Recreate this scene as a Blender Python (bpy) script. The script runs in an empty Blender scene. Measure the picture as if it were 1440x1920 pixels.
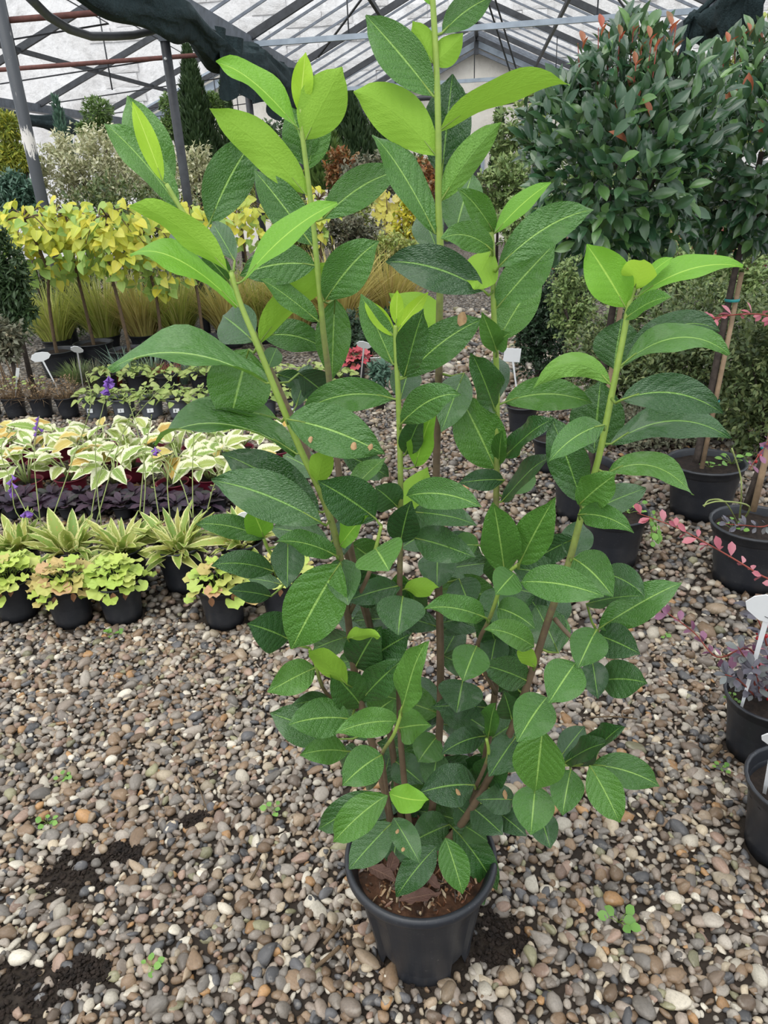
import bpy, math, random
import numpy as np
from mathutils import Vector, Matrix

random.seed(7); rng = np.random.default_rng(7)
scn = bpy.context.scene
COL = scn.collection

# ------------------------------------------------------------------ camera
F = 1360.0; CAMZ = 1.55
def cam_axes(vp=(903, 330), roll=2.8):
    p = np.array([vp[0]-720, 960-vp[1], -F]); r = math.radians(roll)
    d = np.array([math.cos(r), math.sin(r), 0]); n = np.cross(p, d); n /= np.linalg.norm(n)
    if n[1] < 0: n = -n
    y = p/np.linalg.norm(p); x = np.cross(y, n)
    return np.array([x, y, n])
RW = cam_axes(); CAM = np.array([0, 0, CAMZ])
cam = bpy.data.cameras.new('camera'); camo = bpy.data.objects.new('camera', cam); COL.objects.link(camo)
camo.matrix_world = Matrix.Translation(CAM.tolist()) @ Matrix(RW.tolist()).to_4x4()
cam.sensor_fit = 'VERTICAL'; cam.sensor_height = 36.0; cam.lens = F*36.0/1920.0
cam.clip_start = 0.02; cam.clip_end = 200
scn.camera = camo

# ------------------------------------------------------------------ sky, sun, exposure
world = bpy.data.worlds.new('overcast'); scn.world = world; world.use_nodes = True
_bg = world.node_tree.nodes['Background']
_bg.inputs[0].default_value = (0.90, 0.95, 1.0, 1); _bg.inputs[1].default_value = 1.05
_s = bpy.data.lights.new('sun', 'SUN'); _s.energy = 1.3; _s.angle = math.radians(50); _s.color = (1.0, 0.97, 0.92)
sun = bpy.data.objects.new('sun', _s); COL.objects.link(sun)
sun.rotation_euler = (math.radians(28), math.radians(-14), 0)
vs = scn.view_settings
vs.view_transform = 'Standard'; vs.look = 'None'; vs.gamma = 1; vs.use_curve_mapping = False
vs.exposure = 0.62

# ------------------------------------------------------------------ pixel helpers (photo measurements -> world)
def ray(px, py): return RW @ np.array([px-720.0, 960.0-py, -F])
def G(px, py, z=0.0):
    d = ray(px, py); return CAM + d*((z-CAMZ)/d[2])
def PY(px, py, y):
    d = ray(px, py); return CAM + d*(y/d[1])
def depth(p): return float(-(RW.T @ (np.array(p)-CAM))[2])
def proj(p):
    c = RW.T @ (np.array(p)-CAM); return 720-F*c[0]/c[2], 960+F*c[1]/c[2]
def mpp(p): return depth(p)/F
def V(a): return Vector((float(a[0]), float(a[1]), float(a[2])))
def nrm(v):
    v = np.asarray(v, float); return v/max(1e-9, np.linalg.norm(v))

# ------------------------------------------------------------------ objects
def thing(name, label, cat, loc=(0, 0, 0), group=None):
    o = bpy.data.objects.new(name, None); COL.objects.link(o)
    o.empty_display_size = 0.05; o.location = [float(c) for c in loc]
    o['label'] = label; o['category'] = cat
    if group: o['group'] = group
    return o
def obj(name, me, mat=None, parent=None, mtx=None, label=None, kind=None):
    o = bpy.data.objects.new(name, me); COL.objects.link(o)
    if mat is not None and len(me.materials) == 0: me.materials.append(mat)
    if parent is not None: o.parent = parent
    if mtx is not None: o.matrix_basis = mtx
    if label: o['label'] = label
    if kind: o['kind'] = kind
    return o
def tag(o, label, cat, group=None):
    o['label'] = label; o['category'] = cat
    if group: o['group'] = group
    return o

class MB:
    def __init__(s): s.v = []; s.f = []; s.uv = []; s.smooth = []; s.has_uv = False
    def add(s, vs, fs, uvs=None, smooth=True):
        b = len(s.v); s.v += [tuple(map(float, v)) for v in vs]
        for f in fs: s.f.append(tuple(i+b for i in f)); s.smooth.append(smooth)
        s.uv += list(uvs) if uvs is not None else [(0.5, 0.5)]*len(vs)
        if uvs is not None: s.has_uv = True
        return s
    def box(s, c, d, rz=0.0, bev=0.0):
        x, y, z = d[0]/2, d[1]/2, d[2]/2; cs, sn = math.cos(rz), math.sin(rz)
        vs = []
        for i in (-1, 1):
            for j in (-1, 1):
                for k in (-1, 1):
                    a, b = i*x, j*y; vs.append((c[0]+a*cs-b*sn, c[1]+a*sn+b*cs, c[2]+k*z))
        return s.add(vs, [(0,1,3,2),(4,6,7,5),(0,4,5,1),(2,3,7,6),(0,2,6,4),(1,5,7,3)], smooth=False)
    def tube(s, pts, r, n=6, cap=True, uv=True):
        pts = [np.array(p, float) for p in pts]; m = len(pts)
        rs = r if hasattr(r, '__len__') else [r]*m
        vs = []; uvs = []; up = np.array([0.31, 0.2, 0.93])
        for i, p in enumerate(pts):
            t = nrm(pts[min(i+1, m-1)]-pts[max(i-1, 0)])
            a = np.cross(t, up)
            if np.linalg.norm(a) < 1e-3: a = np.cross(t, [1, 0, 0])
            a = nrm(a); b = np.cross(t, a)
            for k in range(n):
                th = 2*math.pi*k/n; vs.append(p+rs[i]*(math.cos(th)*a+math.sin(th)*b)); uvs.append((k/n, i/max(1, m-1)))
        fs = [(i*n+k, i*n+(k+1) % n, (i+1)*n+(k+1) % n, (i+1)*n+k) for i in range(m-1) for k in range(n)]
        if cap: fs += [tuple(range(n-1, -1, -1)), tuple(range((m-1)*n, m*n))]
        return s.add(vs, fs, uvs if uv else None)
    def beam(s, a, b, w, h):
        """rectangular bar from a to b: w sideways, h in the upright direction"""
        a = np.array(a, float); b = np.array(b, float); t = nrm(b-a)
        x = np.cross(t, [0, 0, 1]); x = nrm(x) if np.linalg.norm(x) > 1e-3 else np.array([1.0, 0, 0]); y = np.cross(x, t)
        vs = [q+i*x*w/2+j*y*h/2 for q in (a, b) for i, j in ((-1,-1),(1,-1),(1,1),(-1,1))]
        return s.add(vs, [(3,2,1,0),(4,5,6,7),(0,1,5,4),(1,2,6,5),(2,3,7,6),(3,0,4,7)], smooth=False)
    def lathe(s, prof, n=28, c=(0, 0, 0), close_bottom=True):
        vs = []; m = len(prof)
        for r, z in prof:
            for k in range(n):
                th = 2*math.pi*k/n; vs.append((c[0]+r*math.cos(th), c[1]+r*math.sin(th), c[2]+z))
        fs = [(i*n+k, i*n+(k+1) % n, (i+1)*n+(k+1) % n, (i+1)*n+k) for i in range(m-1) for k in range(n)]
        if close_bottom: fs.append(tuple(range(n-1, -1, -1)))
        return s.add(vs, fs)
    def mesh(s, name, mat=None):
        me = bpy.data.meshes.new(name); me.from_pydata(s.v, [], s.f)
        me.polygons.foreach_set('use_smooth', s.smooth)
        if s.has_uv:
            u = me.uv_layers.new(name='UVMap')
            li = np.empty(len(me.loops), int); me.loops.foreach_get('vertex_index', li)
            u.data.foreach_set('uv', np.array(s.uv, float)[li].ravel())
        if mat: me.materials.append(mat)
        me.update(); return me
    def build(s, name, mat, parent=None, **k): return obj(name, s.mesh(name, mat), None, parent, **k)

# ------------------------------------------------------------------ materials
class NT:
    def __init__(s, name):
        s.m = bpy.data.materials.new(name); s.m.use_nodes = True; s.t = s.m.node_tree
        s.b = s.t.nodes['Principled BSDF']; s.out = s.t.nodes['Material Output']
    def n(s, typ, **k):
        nd = s.t.nodes.new(typ)
        for a, b in k.items(): setattr(nd, a, b)
        return nd
    def l(s, a, b): s.t.links.new(a, b)
    def val(s, sock, v):
        if hasattr(v, 'type') and hasattr(v, 'links'): s.l(v, sock)
        else: sock.default_value = v
    def math(s, op, a, b=0.0, c=None, clamp=False):
        nd = s.n('ShaderNodeMath', operation=op); nd.use_clamp = clamp
        s.val(nd.inputs[0], a); s.val(nd.inputs[1], b)
        if c is not None: s.val(nd.inputs[2], c)
        return nd.outputs[0]
    def mix(s, f, a, b, mode='MIX'):
        nd = s.n('ShaderNodeMix', data_type='RGBA', blend_type=mode)
        s.val(nd.inputs[0], f)
        for i, q in ((6, a), (7, b)):
            if isinstance(q, tuple): nd.inputs[i].default_value = q if len(q) == 4 else (*q, 1)
            else: s.l(q, nd.inputs[i])
        return nd.outputs[2]
    def ramp(s, f, cols, interp='LINEAR'):
        nd = s.n('ShaderNodeValToRGB'); cr = nd.color_ramp; cr.interpolation = interp
        n = len(cols)
        for i, c in enumerate(cols):
            pos, c = c if (len(c) == 2 and hasattr(c[1], '__len__')) else (i/max(1, n-1), c)
            e = cr.elements[i] if i < 2 else cr.elements.new(pos)
            e.position = pos; e.color = (*c, 1)
        s.l(f, nd.inputs[0]); return nd.outputs[0]
    def noise(s, scale, detail=3, rough=0.5, vec=None, dist=0.0):
        nd = s.n('ShaderNodeTexNoise'); nd.inputs['Scale'].default_value = scale
        nd.inputs['Detail'].default_value = detail; nd.inputs['Roughness'].default_value = rough; nd.inputs['Distortion'].default_value = dist
        if vec is not None: s.l(vec, nd.inputs['Vector'])
        return nd.outputs[0]
    def coord(s, which='Object'): return s.n('ShaderNodeTexCoord').outputs[which]
    def bump(s, h, strength=0.3, dist=0.01):
        nd = s.n('ShaderNodeBump'); nd.inputs['Strength'].default_value = strength; nd.inputs['Distance'].default_value = dist
        s.l(h, nd.inputs['Height']); s.l(nd.outputs[0], s.b.inputs['Normal']); return nd.outputs[0]
    def set(s, rough=None, spec=None, metal=None, col=None):
        if rough is not None: s.val(s.b.inputs['Roughness'], rough)
        if spec is not None: s.b.inputs['Specular IOR Level'].default_value = spec
        if metal is not None: s.b.inputs['Metallic'].default_value = metal
        if col is not None:
            if isinstance(col, tuple): s.b.inputs['Base Color'].default_value = (*col[:3], 1)
            else: s.l(col, s.b.inputs['Base Color'])
        return s

def rnd_socket(t):
    """per-leaf random: attribute on joined foliage, object random on single leaves"""
    a = t.n('ShaderNodeAttribute', attribute_name='rnd').outputs['Fac']
    o = t.n('ShaderNodeObjectInfo').outputs['Random']
    return t.math('FRACT', t.math('ADD', a, o))

def leaf_mat(name, cols, under=None, rough=0.4, spec=0.5, trans=0.25, veins=9, rib=None, bumpy=0.25, margin=None, margin_w=0.6, spots=None, grad=None, coat=0.0):
    t = NT(name); r = rnd_socket(t)
    base = t.ramp(r, cols) if len(cols) > 1 else t.n('ShaderNodeRGB').outputs[0]
    if len(cols) == 1: base.default_value = (*cols[0], 1)
    uv = t.n('ShaderNodeSeparateXYZ'); t.l(t.coord('UV'), uv.inputs[0])
    a = t.math('MULTIPLY', t.math('ABSOLUTE', t.math('SUBTRACT', uv.outputs[0], 0.5)), 2.0)
    v = uv.outputs[1]
    nz = t.noise(35, 2)
    col = t.mix(t.math('MULTIPLY', nz, 0.30), base, tuple(c*0.55 for c in cols[0]))
    if grad is not None: col = t.mix(t.math('MULTIPLY', v, 0.75, clamp=True), col, grad)
    if margin is not None:
        edge = t.math('ADD', a, t.math('MULTIPLY', t.math('SUBTRACT', t.noise(22, 2), 0.5), 0.7))
        mk = t.math('MULTIPLY', t.math('SUBTRACT', edge, margin_w), 6.0, clamp=True)
        col = t.mix(mk, col, margin)
    if veins:
        ph = t.math('ADD', t.math('SUBTRACT', t.math('MULTIPLY', v, float(veins)), t.math('MULTIPLY', a, 1.9)), t.math('MULTIPLY', t.noise(28, 2), 0.55))
        w = t.math('ABSOLUTE', t.math('SUBTRACT', t.math('FRACT', ph), 0.5))          # 0..0.5
        line = t.math('MULTIPLY', t.math('SUBTRACT', 0.05, w), 14.0, clamp=True)
        ribm = t.math('MULTIPLY', t.math('SUBTRACT', 0.050, a), 40.0, clamp=True)
        if rib is not None:
            col = t.mix(t.math('MULTIPLY', line, 0.10), col, rib)
            col = t.mix(t.math('MULTIPLY', ribm, 0.85), col, rib)
        h = t.math('ADD', t.math('MULTIPLY', t.math('SINE', t.math('MULTIPLY', w, 3.14159)), 0.5), t.math('MULTIPLY', nz, 1.5))
        t.bump(t.math('SUBTRACT', h, t.math('MULTIPLY', ribm, 0.6)), bumpy, 0.004)
    else:
        t.bump(nz, bumpy*0.6, 0.004)
    if spots is not None:
        sp = t.math('MULTIPLY', t.math('SUBTRACT', t.noise(9, 1), 0.64), 12.0, clamp=True)
        col = t.mix(sp, col, spots)
    if under is not None:
        bf = t.n('ShaderNodeNewGeometry').outputs['Backfacing']
        col = t.mix(bf, col, under)
        t.set(rough=t.math('ADD', t.math('MULTIPLY', bf, 0.3), rough))
    else: t.set(rough=rough)
    t.set(spec=spec, col=col)
    if coat: t.b.inputs['Coat Weight'].default_value = coat; t.b.inputs['Coat Roughness'].default_value = 0.16
    if trans > 0:
        tr = t.n('ShaderNodeBsdfTranslucent')
        t.l(t.mix(0.5, col, (0.45, 0.62, 0.05), 'MULTIPLY') if False else col, tr.inputs['Color'])
        mx = t.n('ShaderNodeMixShader'); mx.inputs[0].default_value = trans
        t.l(t.b.outputs[0], mx.inputs[1]); t.l(tr.outputs[0], mx.inputs[2]); t.l(mx.outputs[0], t.out.inputs[0])
    return t.m

def plain(name, col, rough=0.6, spec=0.4, var=0.25, scale=12, bump=0.15, metal=0.0, col2=None, bscale=None):
    t = NT(name); nz = t.noise(scale, 5, 0.6, t.coord('Object'))
    c2 = col2 or tuple(c*(1-var) for c in col)
    f = t.math('MULTIPLY', t.math('SUBTRACT', nz, 0.3), 2.2, clamp=True)
    t.set(rough=rough, spec=spec, metal=metal, col=t.mix(f, c2, col))
    if bump: t.bump(t.noise(bscale or scale*6, 3, 0.6, t.coord('Object')), bump, 0.004)
    return t.m

def plastic(name, col, dust=(0.22, 0.21, 0.20), amt=0.35, rough=0.42):
    t = NT(name); oc = t.coord('Object')
    sp = t.math('MULTIPLY', t.math('SUBTRACT', t.noise(160, 2, 0.7, oc), 0.66), 9.0, clamp=True)
    sm = t.math('MULTIPLY', t.math('SUBTRACT', t.noise(7, 5, 0.65, oc), 0.45), 1.8, clamp=True)
    c = t.mix(t.math('MULTIPLY', sm, amt*0.5), (*col, 1), (*dust, 1)); c = t.mix(t.math('MULTIPLY', sp, amt), c, (*dust, 1))
    t.set(rough=rough, spec=0.45, col=c); t.bump(t.noise(60, 3, 0.5, oc), 0.06, 0.003)
    return t.m

M = {}
M['black_plastic'] = plastic('black_plastic', (0.016, 0.018, 0.023))
M['grey_plastic'] = plastic('grey_plastic', (0.105, 0.115, 0.135), dust=(0.25, 0.25, 0.25))
M['burgundy_plastic'] = plastic('burgundy_plastic', (0.17, 0.012, 0.035), dust=(0.3, 0.12, 0.13))
M['terracotta'] = plastic('terracotta', (0.28, 0.06, 0.03))
M['soil'] = plain('soil', (0.035, 0.024, 0.018), 0.9, 0.2, col2=(0.010, 0.008, 0.007), scale=45, bump=0.9, bscale=120)
M['mulch'] = plain('mulch', (0.13, 0.062, 0.034), 0.85, 0.2, col2=(0.022, 0.013, 0.009), scale=38, bump=1.0, bscale=90)
M['white_tag'] = plain('white_tag', (0.86, 0.87, 0.88), 0.4, 0.4, var=0.06, bump=0.02)
M['ink'] = plain('ink', (0.02, 0.02, 0.025), 0.6)
M['bark_green'] = plain('bark_green', (0.20, 0.30, 0.045), 0.5, 0.4, col2=(0.13, 0.20, 0.035), scale=20, bump=0.2)
M['bark_brown'] = plain('bark_brown', (0.16, 0.105, 0.06), 0.8, 0.25, col2=(0.07, 0.05, 0.03), scale=40, bump=0.5)
M['bark_dark'] = plain('bark_dark', (0.075, 0.058, 0.048), 0.85, 0.2, col2=(0.03, 0.024, 0.02), scale=40, bump=0.5)
M['bark_red'] = plain('bark_red', (0.24, 0.05, 0.035), 0.6, 0.3, scale=40, bump=0.2)
M['cane'] = plain('cane', (0.36, 0.25, 0.15), 0.7, 0.3, col2=(0.16, 0.11, 0.07), scale=14, bump=0.4)
M['tie'] = plain('tie', (0.02, 0.25, 0.24), 0.5)
M['steel_dark'] = plain('steel_dark', (0.06, 0.064, 0.072), 0.55, 0.45, col2=(0.025, 0.026, 0.03), scale=9, bump=0.2)
M['steel_grey'] = plain('steel_grey', (0.20, 0.225, 0.265), 0.5, 0.5, col2=(0.10, 0.11, 0.13), scale=9, bump=0.15)
M['alu'] = plain('alu', (0.40, 0.46, 0.53), 0.45, 0.5, col2=(0.24, 0.28, 0.33), scale=5, bump=0.1)
M['rust'] = plain('rust', (0.20, 0.085, 0.07), 0.8, 0.2, col2=(0.10, 0.05, 0.045), scale=12, bump=0.3)
M['hose'] = plain('hose', (0.10, 0.105, 0.115), 0.5, 0.4, bump=0.05)
def peel_mat():
    t = NT('peeling_paint'); mp = t.n('ShaderNodeMapping'); mp.inputs['Scale'].default_value = (1, 1, 0.16)
    t.l(t.coord('Object'), mp.inputs[0])
    sp = t.n('ShaderNodeSeparateXYZ'); t.l(t.coord('Object'), sp.inputs[0])
    n = t.noise(26, 5, 0.7, mp.outputs[0], 1.2)
    band = t.math('SUBTRACT', 1.0, t.math('MULTIPLY', t.math('ABSOLUTE', t.math('SUBTRACT', sp.outputs[2], 2.06)), 5.0), clamp=True)
    m = t.math('MULTIPLY', t.math('SUBTRACT', t.math('ADD', n, t.math('MULTIPLY', band, 0.34)), 0.66), 20.0, clamp=True)
    t.set(rough=0.6, col=t.mix(m, (0.055, 0.06, 0.068), (0.62, 0.58, 0.54))); t.bump(n, 0.3, 0.004); return t.m
M['peeling'] = peel_mat()
def net_mat():
    t = NT('shade_net'); oc = t.coord('Object')
    w = t.n('ShaderNodeTexWave'); w.inputs['Scale'].default_value = 6; w.inputs['Distortion'].default_value = 6; w.inputs['Detail'].default_value = 3; t.l(oc, w.inputs[0])
    n = t.noise(5, 4, 0.6, oc)
    t.set(rough=0.85, spec=0.2, col=t.mix(n, (0.006, 0.012, 0.013), (0.035, 0.058, 0.062)))
    t.bump(t.math('ADD', w.outputs[1], t.noise(70, 2, 0.5, oc)), 0.5, 0.03); return t.m
M['net'] = net_mat()
def wall_mat(name, a, b, c, bs=0.5):
    t = NT(name); oc = t.coord('Object')
    mp = t.n('ShaderNodeMapping'); mp.inputs['Scale'].default_value = (1.6, 1.6, 0.35); t.l(oc, mp.inputs[0])
    streak = t.math('MULTIPLY', t.math('SUBTRACT', t.noise(1.1, 6, 0.7, mp.outputs[0], 0.6), 0.42), 3.2, clamp=True)
    blot = t.math('MULTIPLY', t.math('SUBTRACT', t.noise(0.55, 7, 0.68, oc, 0.4), 0.42), 3.5, clamp=True)
    fine = t.math('MULTIPLY', t.math('SUBTRACT', t.noise(4.5, 8, 0.78, oc), 0.48), 3.2, clamp=True)
    col = t.mix(blot, a, b); col = t.mix(t.math('MULTIPLY', streak, 0.6), col, a)
    col = t.mix(t.math('MULTIPLY', fine, 0.65), col, c)
    t.set(rough=0.9, spec=0.2, col=col)
    t.bump(t.math('ADD', t.noise(14, 6, 0.7, oc), t.noise(2.5, 3, 0.6, oc)), bs, 0.03); return t.m
M['wall'] = wall_mat('limewashed_wall', (0.80, 0.785, 0.78), (0.52, 0.495, 0.475), (0.26, 0.25, 0.245), 0.8)
M['plaster'] = wall_mat('gable_plaster', (0.80, 0.755, 0.68), (0.62, 0.575, 0.51), (0.47, 0.42, 0.36), 0.35)

# ------------------------------------------------------------------ leaf templates
def prof_ellip(t, p=1.0): return max(0.0, math.sin(math.pi*t**p))
def leaf_template(wfun, ny, nx, fold=0.2, bend=0.15, wave=0.0, wn=3, ruffle=0.0, L=1.0, W=0.4, stalk=0.0, seed=0):
    """leaf along +Y from 0..L, upper side +Z; returns verts, faces, uvs"""
    vs = []; uv = []; fs = []
    rr = random.Random(seed)
    for i in range(ny+1):
        t = i/ny; w = max(wfun(t), 0.015)*W/2
        for j in range(-nx, nx+1):
            u = j/nx; x = u*w
            z = fold*abs(x)-bend*L*t*t+wave*L*math.sin(wn*math.pi*2*t+(0 if j > 0 else 1.3))*abs(u)
            z += ruffle*abs(u)*abs(u)*math.sin(7*t*math.pi+j*2.1)
            vs.append((x, t*L, z)); uv.append((u/2+0.5, t))
    c = 2*nx+1
    for i in range(ny):
        for j in range(c-1): fs.append((i*c+j, i*c+j+1, (i+1)*c+j+1, (i+1)*c+j))
    if stalk > 0:
        b = len(vs); q = 0.010*L
        for y in (-stalk, 0.02*L):
            for k in range(3):
                th = k*2.094; vs.append((q*math.cos(th), y, q*math.sin(th)-0.004*L)); uv.append((0.5, 0.0))
        for k in range(3): fs.append((b+k, b+(k+1) % 3, b+3+(k+1) % 3, b+3+k))
    return np.array(vs), fs, uv
def lobed_template(n=18, rings=3, ruffle=0.10, cup=0.18, lobes=6, seed=0, stalk=0.6):
    """round scalloped leaf (base at origin, blade centre along +Y)"""
    rr = random.Random(seed); vs = [(0, 0, 0)]; uv = [(0.5, 0.05)]; fs = []
    for r in range(1, rings+1):
        f = r/rings
        for k in range(n):
            th = math.radians(-155+310*k/(n-1))
            R = 0.5*(0.86+0.14*math.cos(th))*(1+0.055*math.cos(lobes*th*1.15)*f+0.02*math.sin(13*th)*f)
            x = R*f*math.sin(th); y = R*f*math.cos(th)
            z = cup*f*f*0.5*0.6+ruffle*f*f*math.cos(lobes*th*1.15+1.0)*0.6+rr.uniform(-.01, .01)
            vs.append((x, y, z)); uv.append((0.5+0.45*f*math.sin(th), 0.5+0.45*f*math.cos(th)))
    for k in range(n-1): fs.append((0, 1+k+1, 1+k))
    for r in range(rings-1):
        a = 1+r*n; b = a+n
        for k in range(n-1): fs.append((a+k, a+k+1, b+k+1, b+k))
    if stalk:
        b = len(vs)
        for q, y, z in ((0.02, -stalk*0.7, -stalk*0.7), (0.02, 0.02, -0.01)):
            for k in range(3):
                th = k*2.094; vs.append((q*math.cos(th), y, z+q*math.sin(th))); uv.append((0.5, 0.5))
        for k in range(3): fs.append((b+k, b+(k+1) % 3, b+3+(k+1) % 3, b+3+k))
    return np.array(vs), fs, uv
def tmesh(name, tpl, mat):
    b = MB(); b.add(tpl[0], tpl[1], tpl[2]); return b.mesh(name, mat)

def frame(d, up, roll=0.0):
    """rotation whose Y is d and whose Z leans to up"""
    y = nrm(d); x = np.cross(y, up)
    if np.linalg.norm(x) < 1e-4: x = np.cross(y, [1, 0, 0])
    x = nrm(x); z = np.cross(x, y)
    c, s = math.cos(roll), math.sin(roll)
    return np.column_stack([x*c+z*s, y, z*c-x*s])
def frames(D, U, roll):
    Y = D/np.maximum(1e-9, np.linalg.norm(D, axis=1))[:, None]; X = np.cross(Y, U); nx_ = np.linalg.norm(X, axis=1)
    bad = nx_ < 1e-4; X[bad] = np.cross(Y[bad], [1, 0, 0.1]); X /= np.maximum(1e-9, np.linalg.norm(X, axis=1))[:, None]; Z = np.cross(X, Y)
    c = np.cos(roll)[:, None]; s = np.sin(roll)[:, None]
    return np.stack([X*c+Z*s, Y, Z*c-X*s], axis=2)
def mtx(loc, rot, sc):
    m = Matrix(rot.tolist()).to_4x4() @ Matrix.Diagonal((sc[0], sc[1], sc[2], 1)) if hasattr(sc, '__len__') else Matrix(rot.tolist()).to_4x4() @ Matrix.Diagonal((sc, sc, sc, 1))
    m.translation = V(loc); return m

def scatter_mesh(name, tpls, locs, rots, scs, mat, rnd=None, cols=None, smooth=True):
    """join many copies of small templates into one mesh with per-copy 'rnd' / 'col' attributes"""
    n = len(locs); idx = rng.integers(0, len(tpls), n)
    AV = []; AF = []; AU = []; AR = []; AC = []; base = 0
    locs = np.asarray(locs); rots = np.asarray(rots); scs = np.asarray(scs, float)
    if scs.ndim == 1: scs = np.repeat(scs[:, None], 3, 1)
    rnd = rng.random(n) if rnd is None else np.asarray(rnd)
    for ti, tp in enumerate(tpls):
        sel = np.where(idx == ti)[0]
        if len(sel) == 0: continue
        tv = tp[0]; k = len(tv)
        v = np.einsum('nij,nkj->nki', rots[sel], tv[None]*scs[sel][:, None, :])+locs[sel][:, None, :]
        AV.append(v.reshape(-1, 3)); AR.append(np.repeat(rnd[sel], k))
        if cols is not None: AC.append(np.repeat(np.asarray(cols)[sel], k, 0))
        if tp[2] is not None: AU.append(np.tile(np.array(tp[2]), (len(sel), 1)))
        fl = [len(f) for f in tp[1]]; ff = np.concatenate([np.array(f) for f in tp[1]])
        AF.append(((ff[None]+(np.arange(len(sel))*k)[:, None]+base).ravel(), np.tile(fl, len(sel))))
        base += len(sel)*k
    v = np.concatenate(AV); li = np.concatenate([a for a, _ in AF]).astype(np.int32); ft = np.concatenate([b for _, b in AF]).astype(np.int32)
    me = bpy.data.meshes.new(name)
    me.vertices.add(len(v)); me.vertices.foreach_set('co', v.ravel().astype(np.float32))
    me.loops.add(len(li)); me.loops.foreach_set('vertex_index', li)
    me.polygons.add(len(ft)); st = np.zeros(len(ft), np.int32); st[1:] = np.cumsum(ft)[:-1]
    me.polygons.foreach_set('loop_start', st)
    try: me.polygons.foreach_set('loop_total', ft)
    except Exception: pass
    me.polygons.foreach_set('use_smooth', np.full(len(ft), smooth))
    if AU:
        u = me.uv_layers.new(name='UVMap'); u.data.foreach_set('uv', np.concatenate(AU)[li].ravel().astype(np.float32))
    a = me.attributes.new('rnd', 'FLOAT', 'POINT'); a.data.foreach_set('value', np.concatenate(AR).astype(np.float32))
    if cols is not None:
        a = me.attributes.new('col', 'FLOAT_COLOR', 'POINT'); c = np.concatenate(AC)
        a.data.foreach_set('color', np.column_stack([c, np.ones(len(c))]).ravel().astype(np.float32))
    me.update(calc_edges=True); me.validate()
    me.materials.append(mat); return me

def rand_dir():
    v = rng.normal(size=3); return v/np.linalg.norm(v)

# ================================================================== SETTING
def struct(o): o['kind'] = 'structure'; return o
def ground_mat():
    t = NT('gravel_ground'); oc = t.coord('Object')
    vo = t.n('ShaderNodeTexVoronoi'); vo.inputs['Scale'].default_value = 34; t.l(oc, vo.inputs['Vector'])
    sp = t.n('ShaderNodeSeparateColor'); t.l(vo.outputs['Color'], sp.inputs[0])
    peb = t.ramp(sp.outputs[0], [(0.10, 0.095, 0.09), (0.20, 0.16, 0.12), (0.32, 0.27, 0.21), (0.22, 0.21, 0.20), (0.45, 0.42, 0.37)])
    gap = t.math('MULTIPLY', t.math('SUBTRACT', vo.outputs['Distance'], 0.28), 2.4, clamp=True)
    col = t.mix(gap, peb, (0.03, 0.024, 0.018))
    y = t.n('ShaderNodeSeparateXYZ'); t.l(oc, y.inputs[0])
    far = t.math('MULTIPLY', t.math('SUBTRACT', y.outputs[1], 4.0), 0.8, clamp=True)     # loose pebbles lie on bare soil nearer than this
    soil = t.mix(t.noise(30, 5, 0.6, oc), (0.012, 0.010, 0.008), (0.05, 0.036, 0.026))
    t.set(rough=0.85, spec=0.25, col=t.mix(far, soil, col)); t.bump(t.noise(60, 4, 0.6, oc), 0.6, 0.01); return t.m
b = MB(); nx_, ny_ = 24, 40
gv = [(-16+28*i/nx_, -1.5+24*j/ny_, 0) for j in range(ny_+1) for i in range(nx_+1)]
b.add(gv, [(j*(nx_+1)+i, j*(nx_+1)+i+1, (j+1)*(nx_+1)+i+1, (j+1)*(nx_+1)+i) for j in range(ny_) for i in range(nx_)])
floor = struct(b.build('floor', ground_mat(), label='wet gravel floor of mixed brown, grey and cream pebbles over dark soil'))

# pots that stand on the gravel: (x, y, radius) so that no pebble pokes through them
POTS = []
def keep_off(x, y, r): POTS.append((x, y, r))
YP = 1.075; XP = -0.112
keep_off(XP, YP, 0.096)

def ico(sub):
    t = (1+5**.5)/2
    v = [(-1,t,0),(1,t,0),(-1,-t,0),(1,-t,0),(0,-1,t),(0,1,t),(0,-1,-t),(0,1,-t),(t,0,-1),(t,0,1),(-t,0,-1),(-t,0,1)]
    v = [nrm(a) for a in v]
    f = [(0,11,5),(0,5,1),(0,1,7),(0,7,10),(0,10,11),(1,5,9),(5,11,4),(11,10,2),(10,7,6),(7,1,8),(3,9,4),(3,4,2),(3,2,6),(3,6,8),(3,8,9),(4,9,5),(2,4,11),(6,2,10),(8,6,7),(9,8,1)]
    for _ in range(sub):
        c = {}; nf = []
        def mid(a, b_):
            k = (min(a, b_), max(a, b_))
            if k not in c: v.append(nrm(v[a]+v[b_])); c[k] = len(v)-1
            return c[k]
        for a, b_, d in f:
            x, y, z = mid(a, b_), mid(b_, d), mid(d, a); nf += [(a, x, z), (b_, y, x), (d, z, y), (x, y, z)]
        f = nf
    return np.array(v), f
def pebble_tpl(sub, seed, angular):
    r = np.random.default_rng(seed); v, f = ico(sub); v = v.copy()
    for _ in range(3):
        d = nrm(r.normal(size=3)); v *= (1+0.14*np.sin(2.2*(v@d)+r.random()*6))[:, None]
    for _ in range(7 if angular else 3):
        d = nrm(r.normal(size=3)); h = r.uniform(0.50, 0.75) if angular else r.uniform(0.7, 0.9)
        s = v@d; v -= np.outer(np.maximum(0, s-h), d)
    return v, f, None
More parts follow.
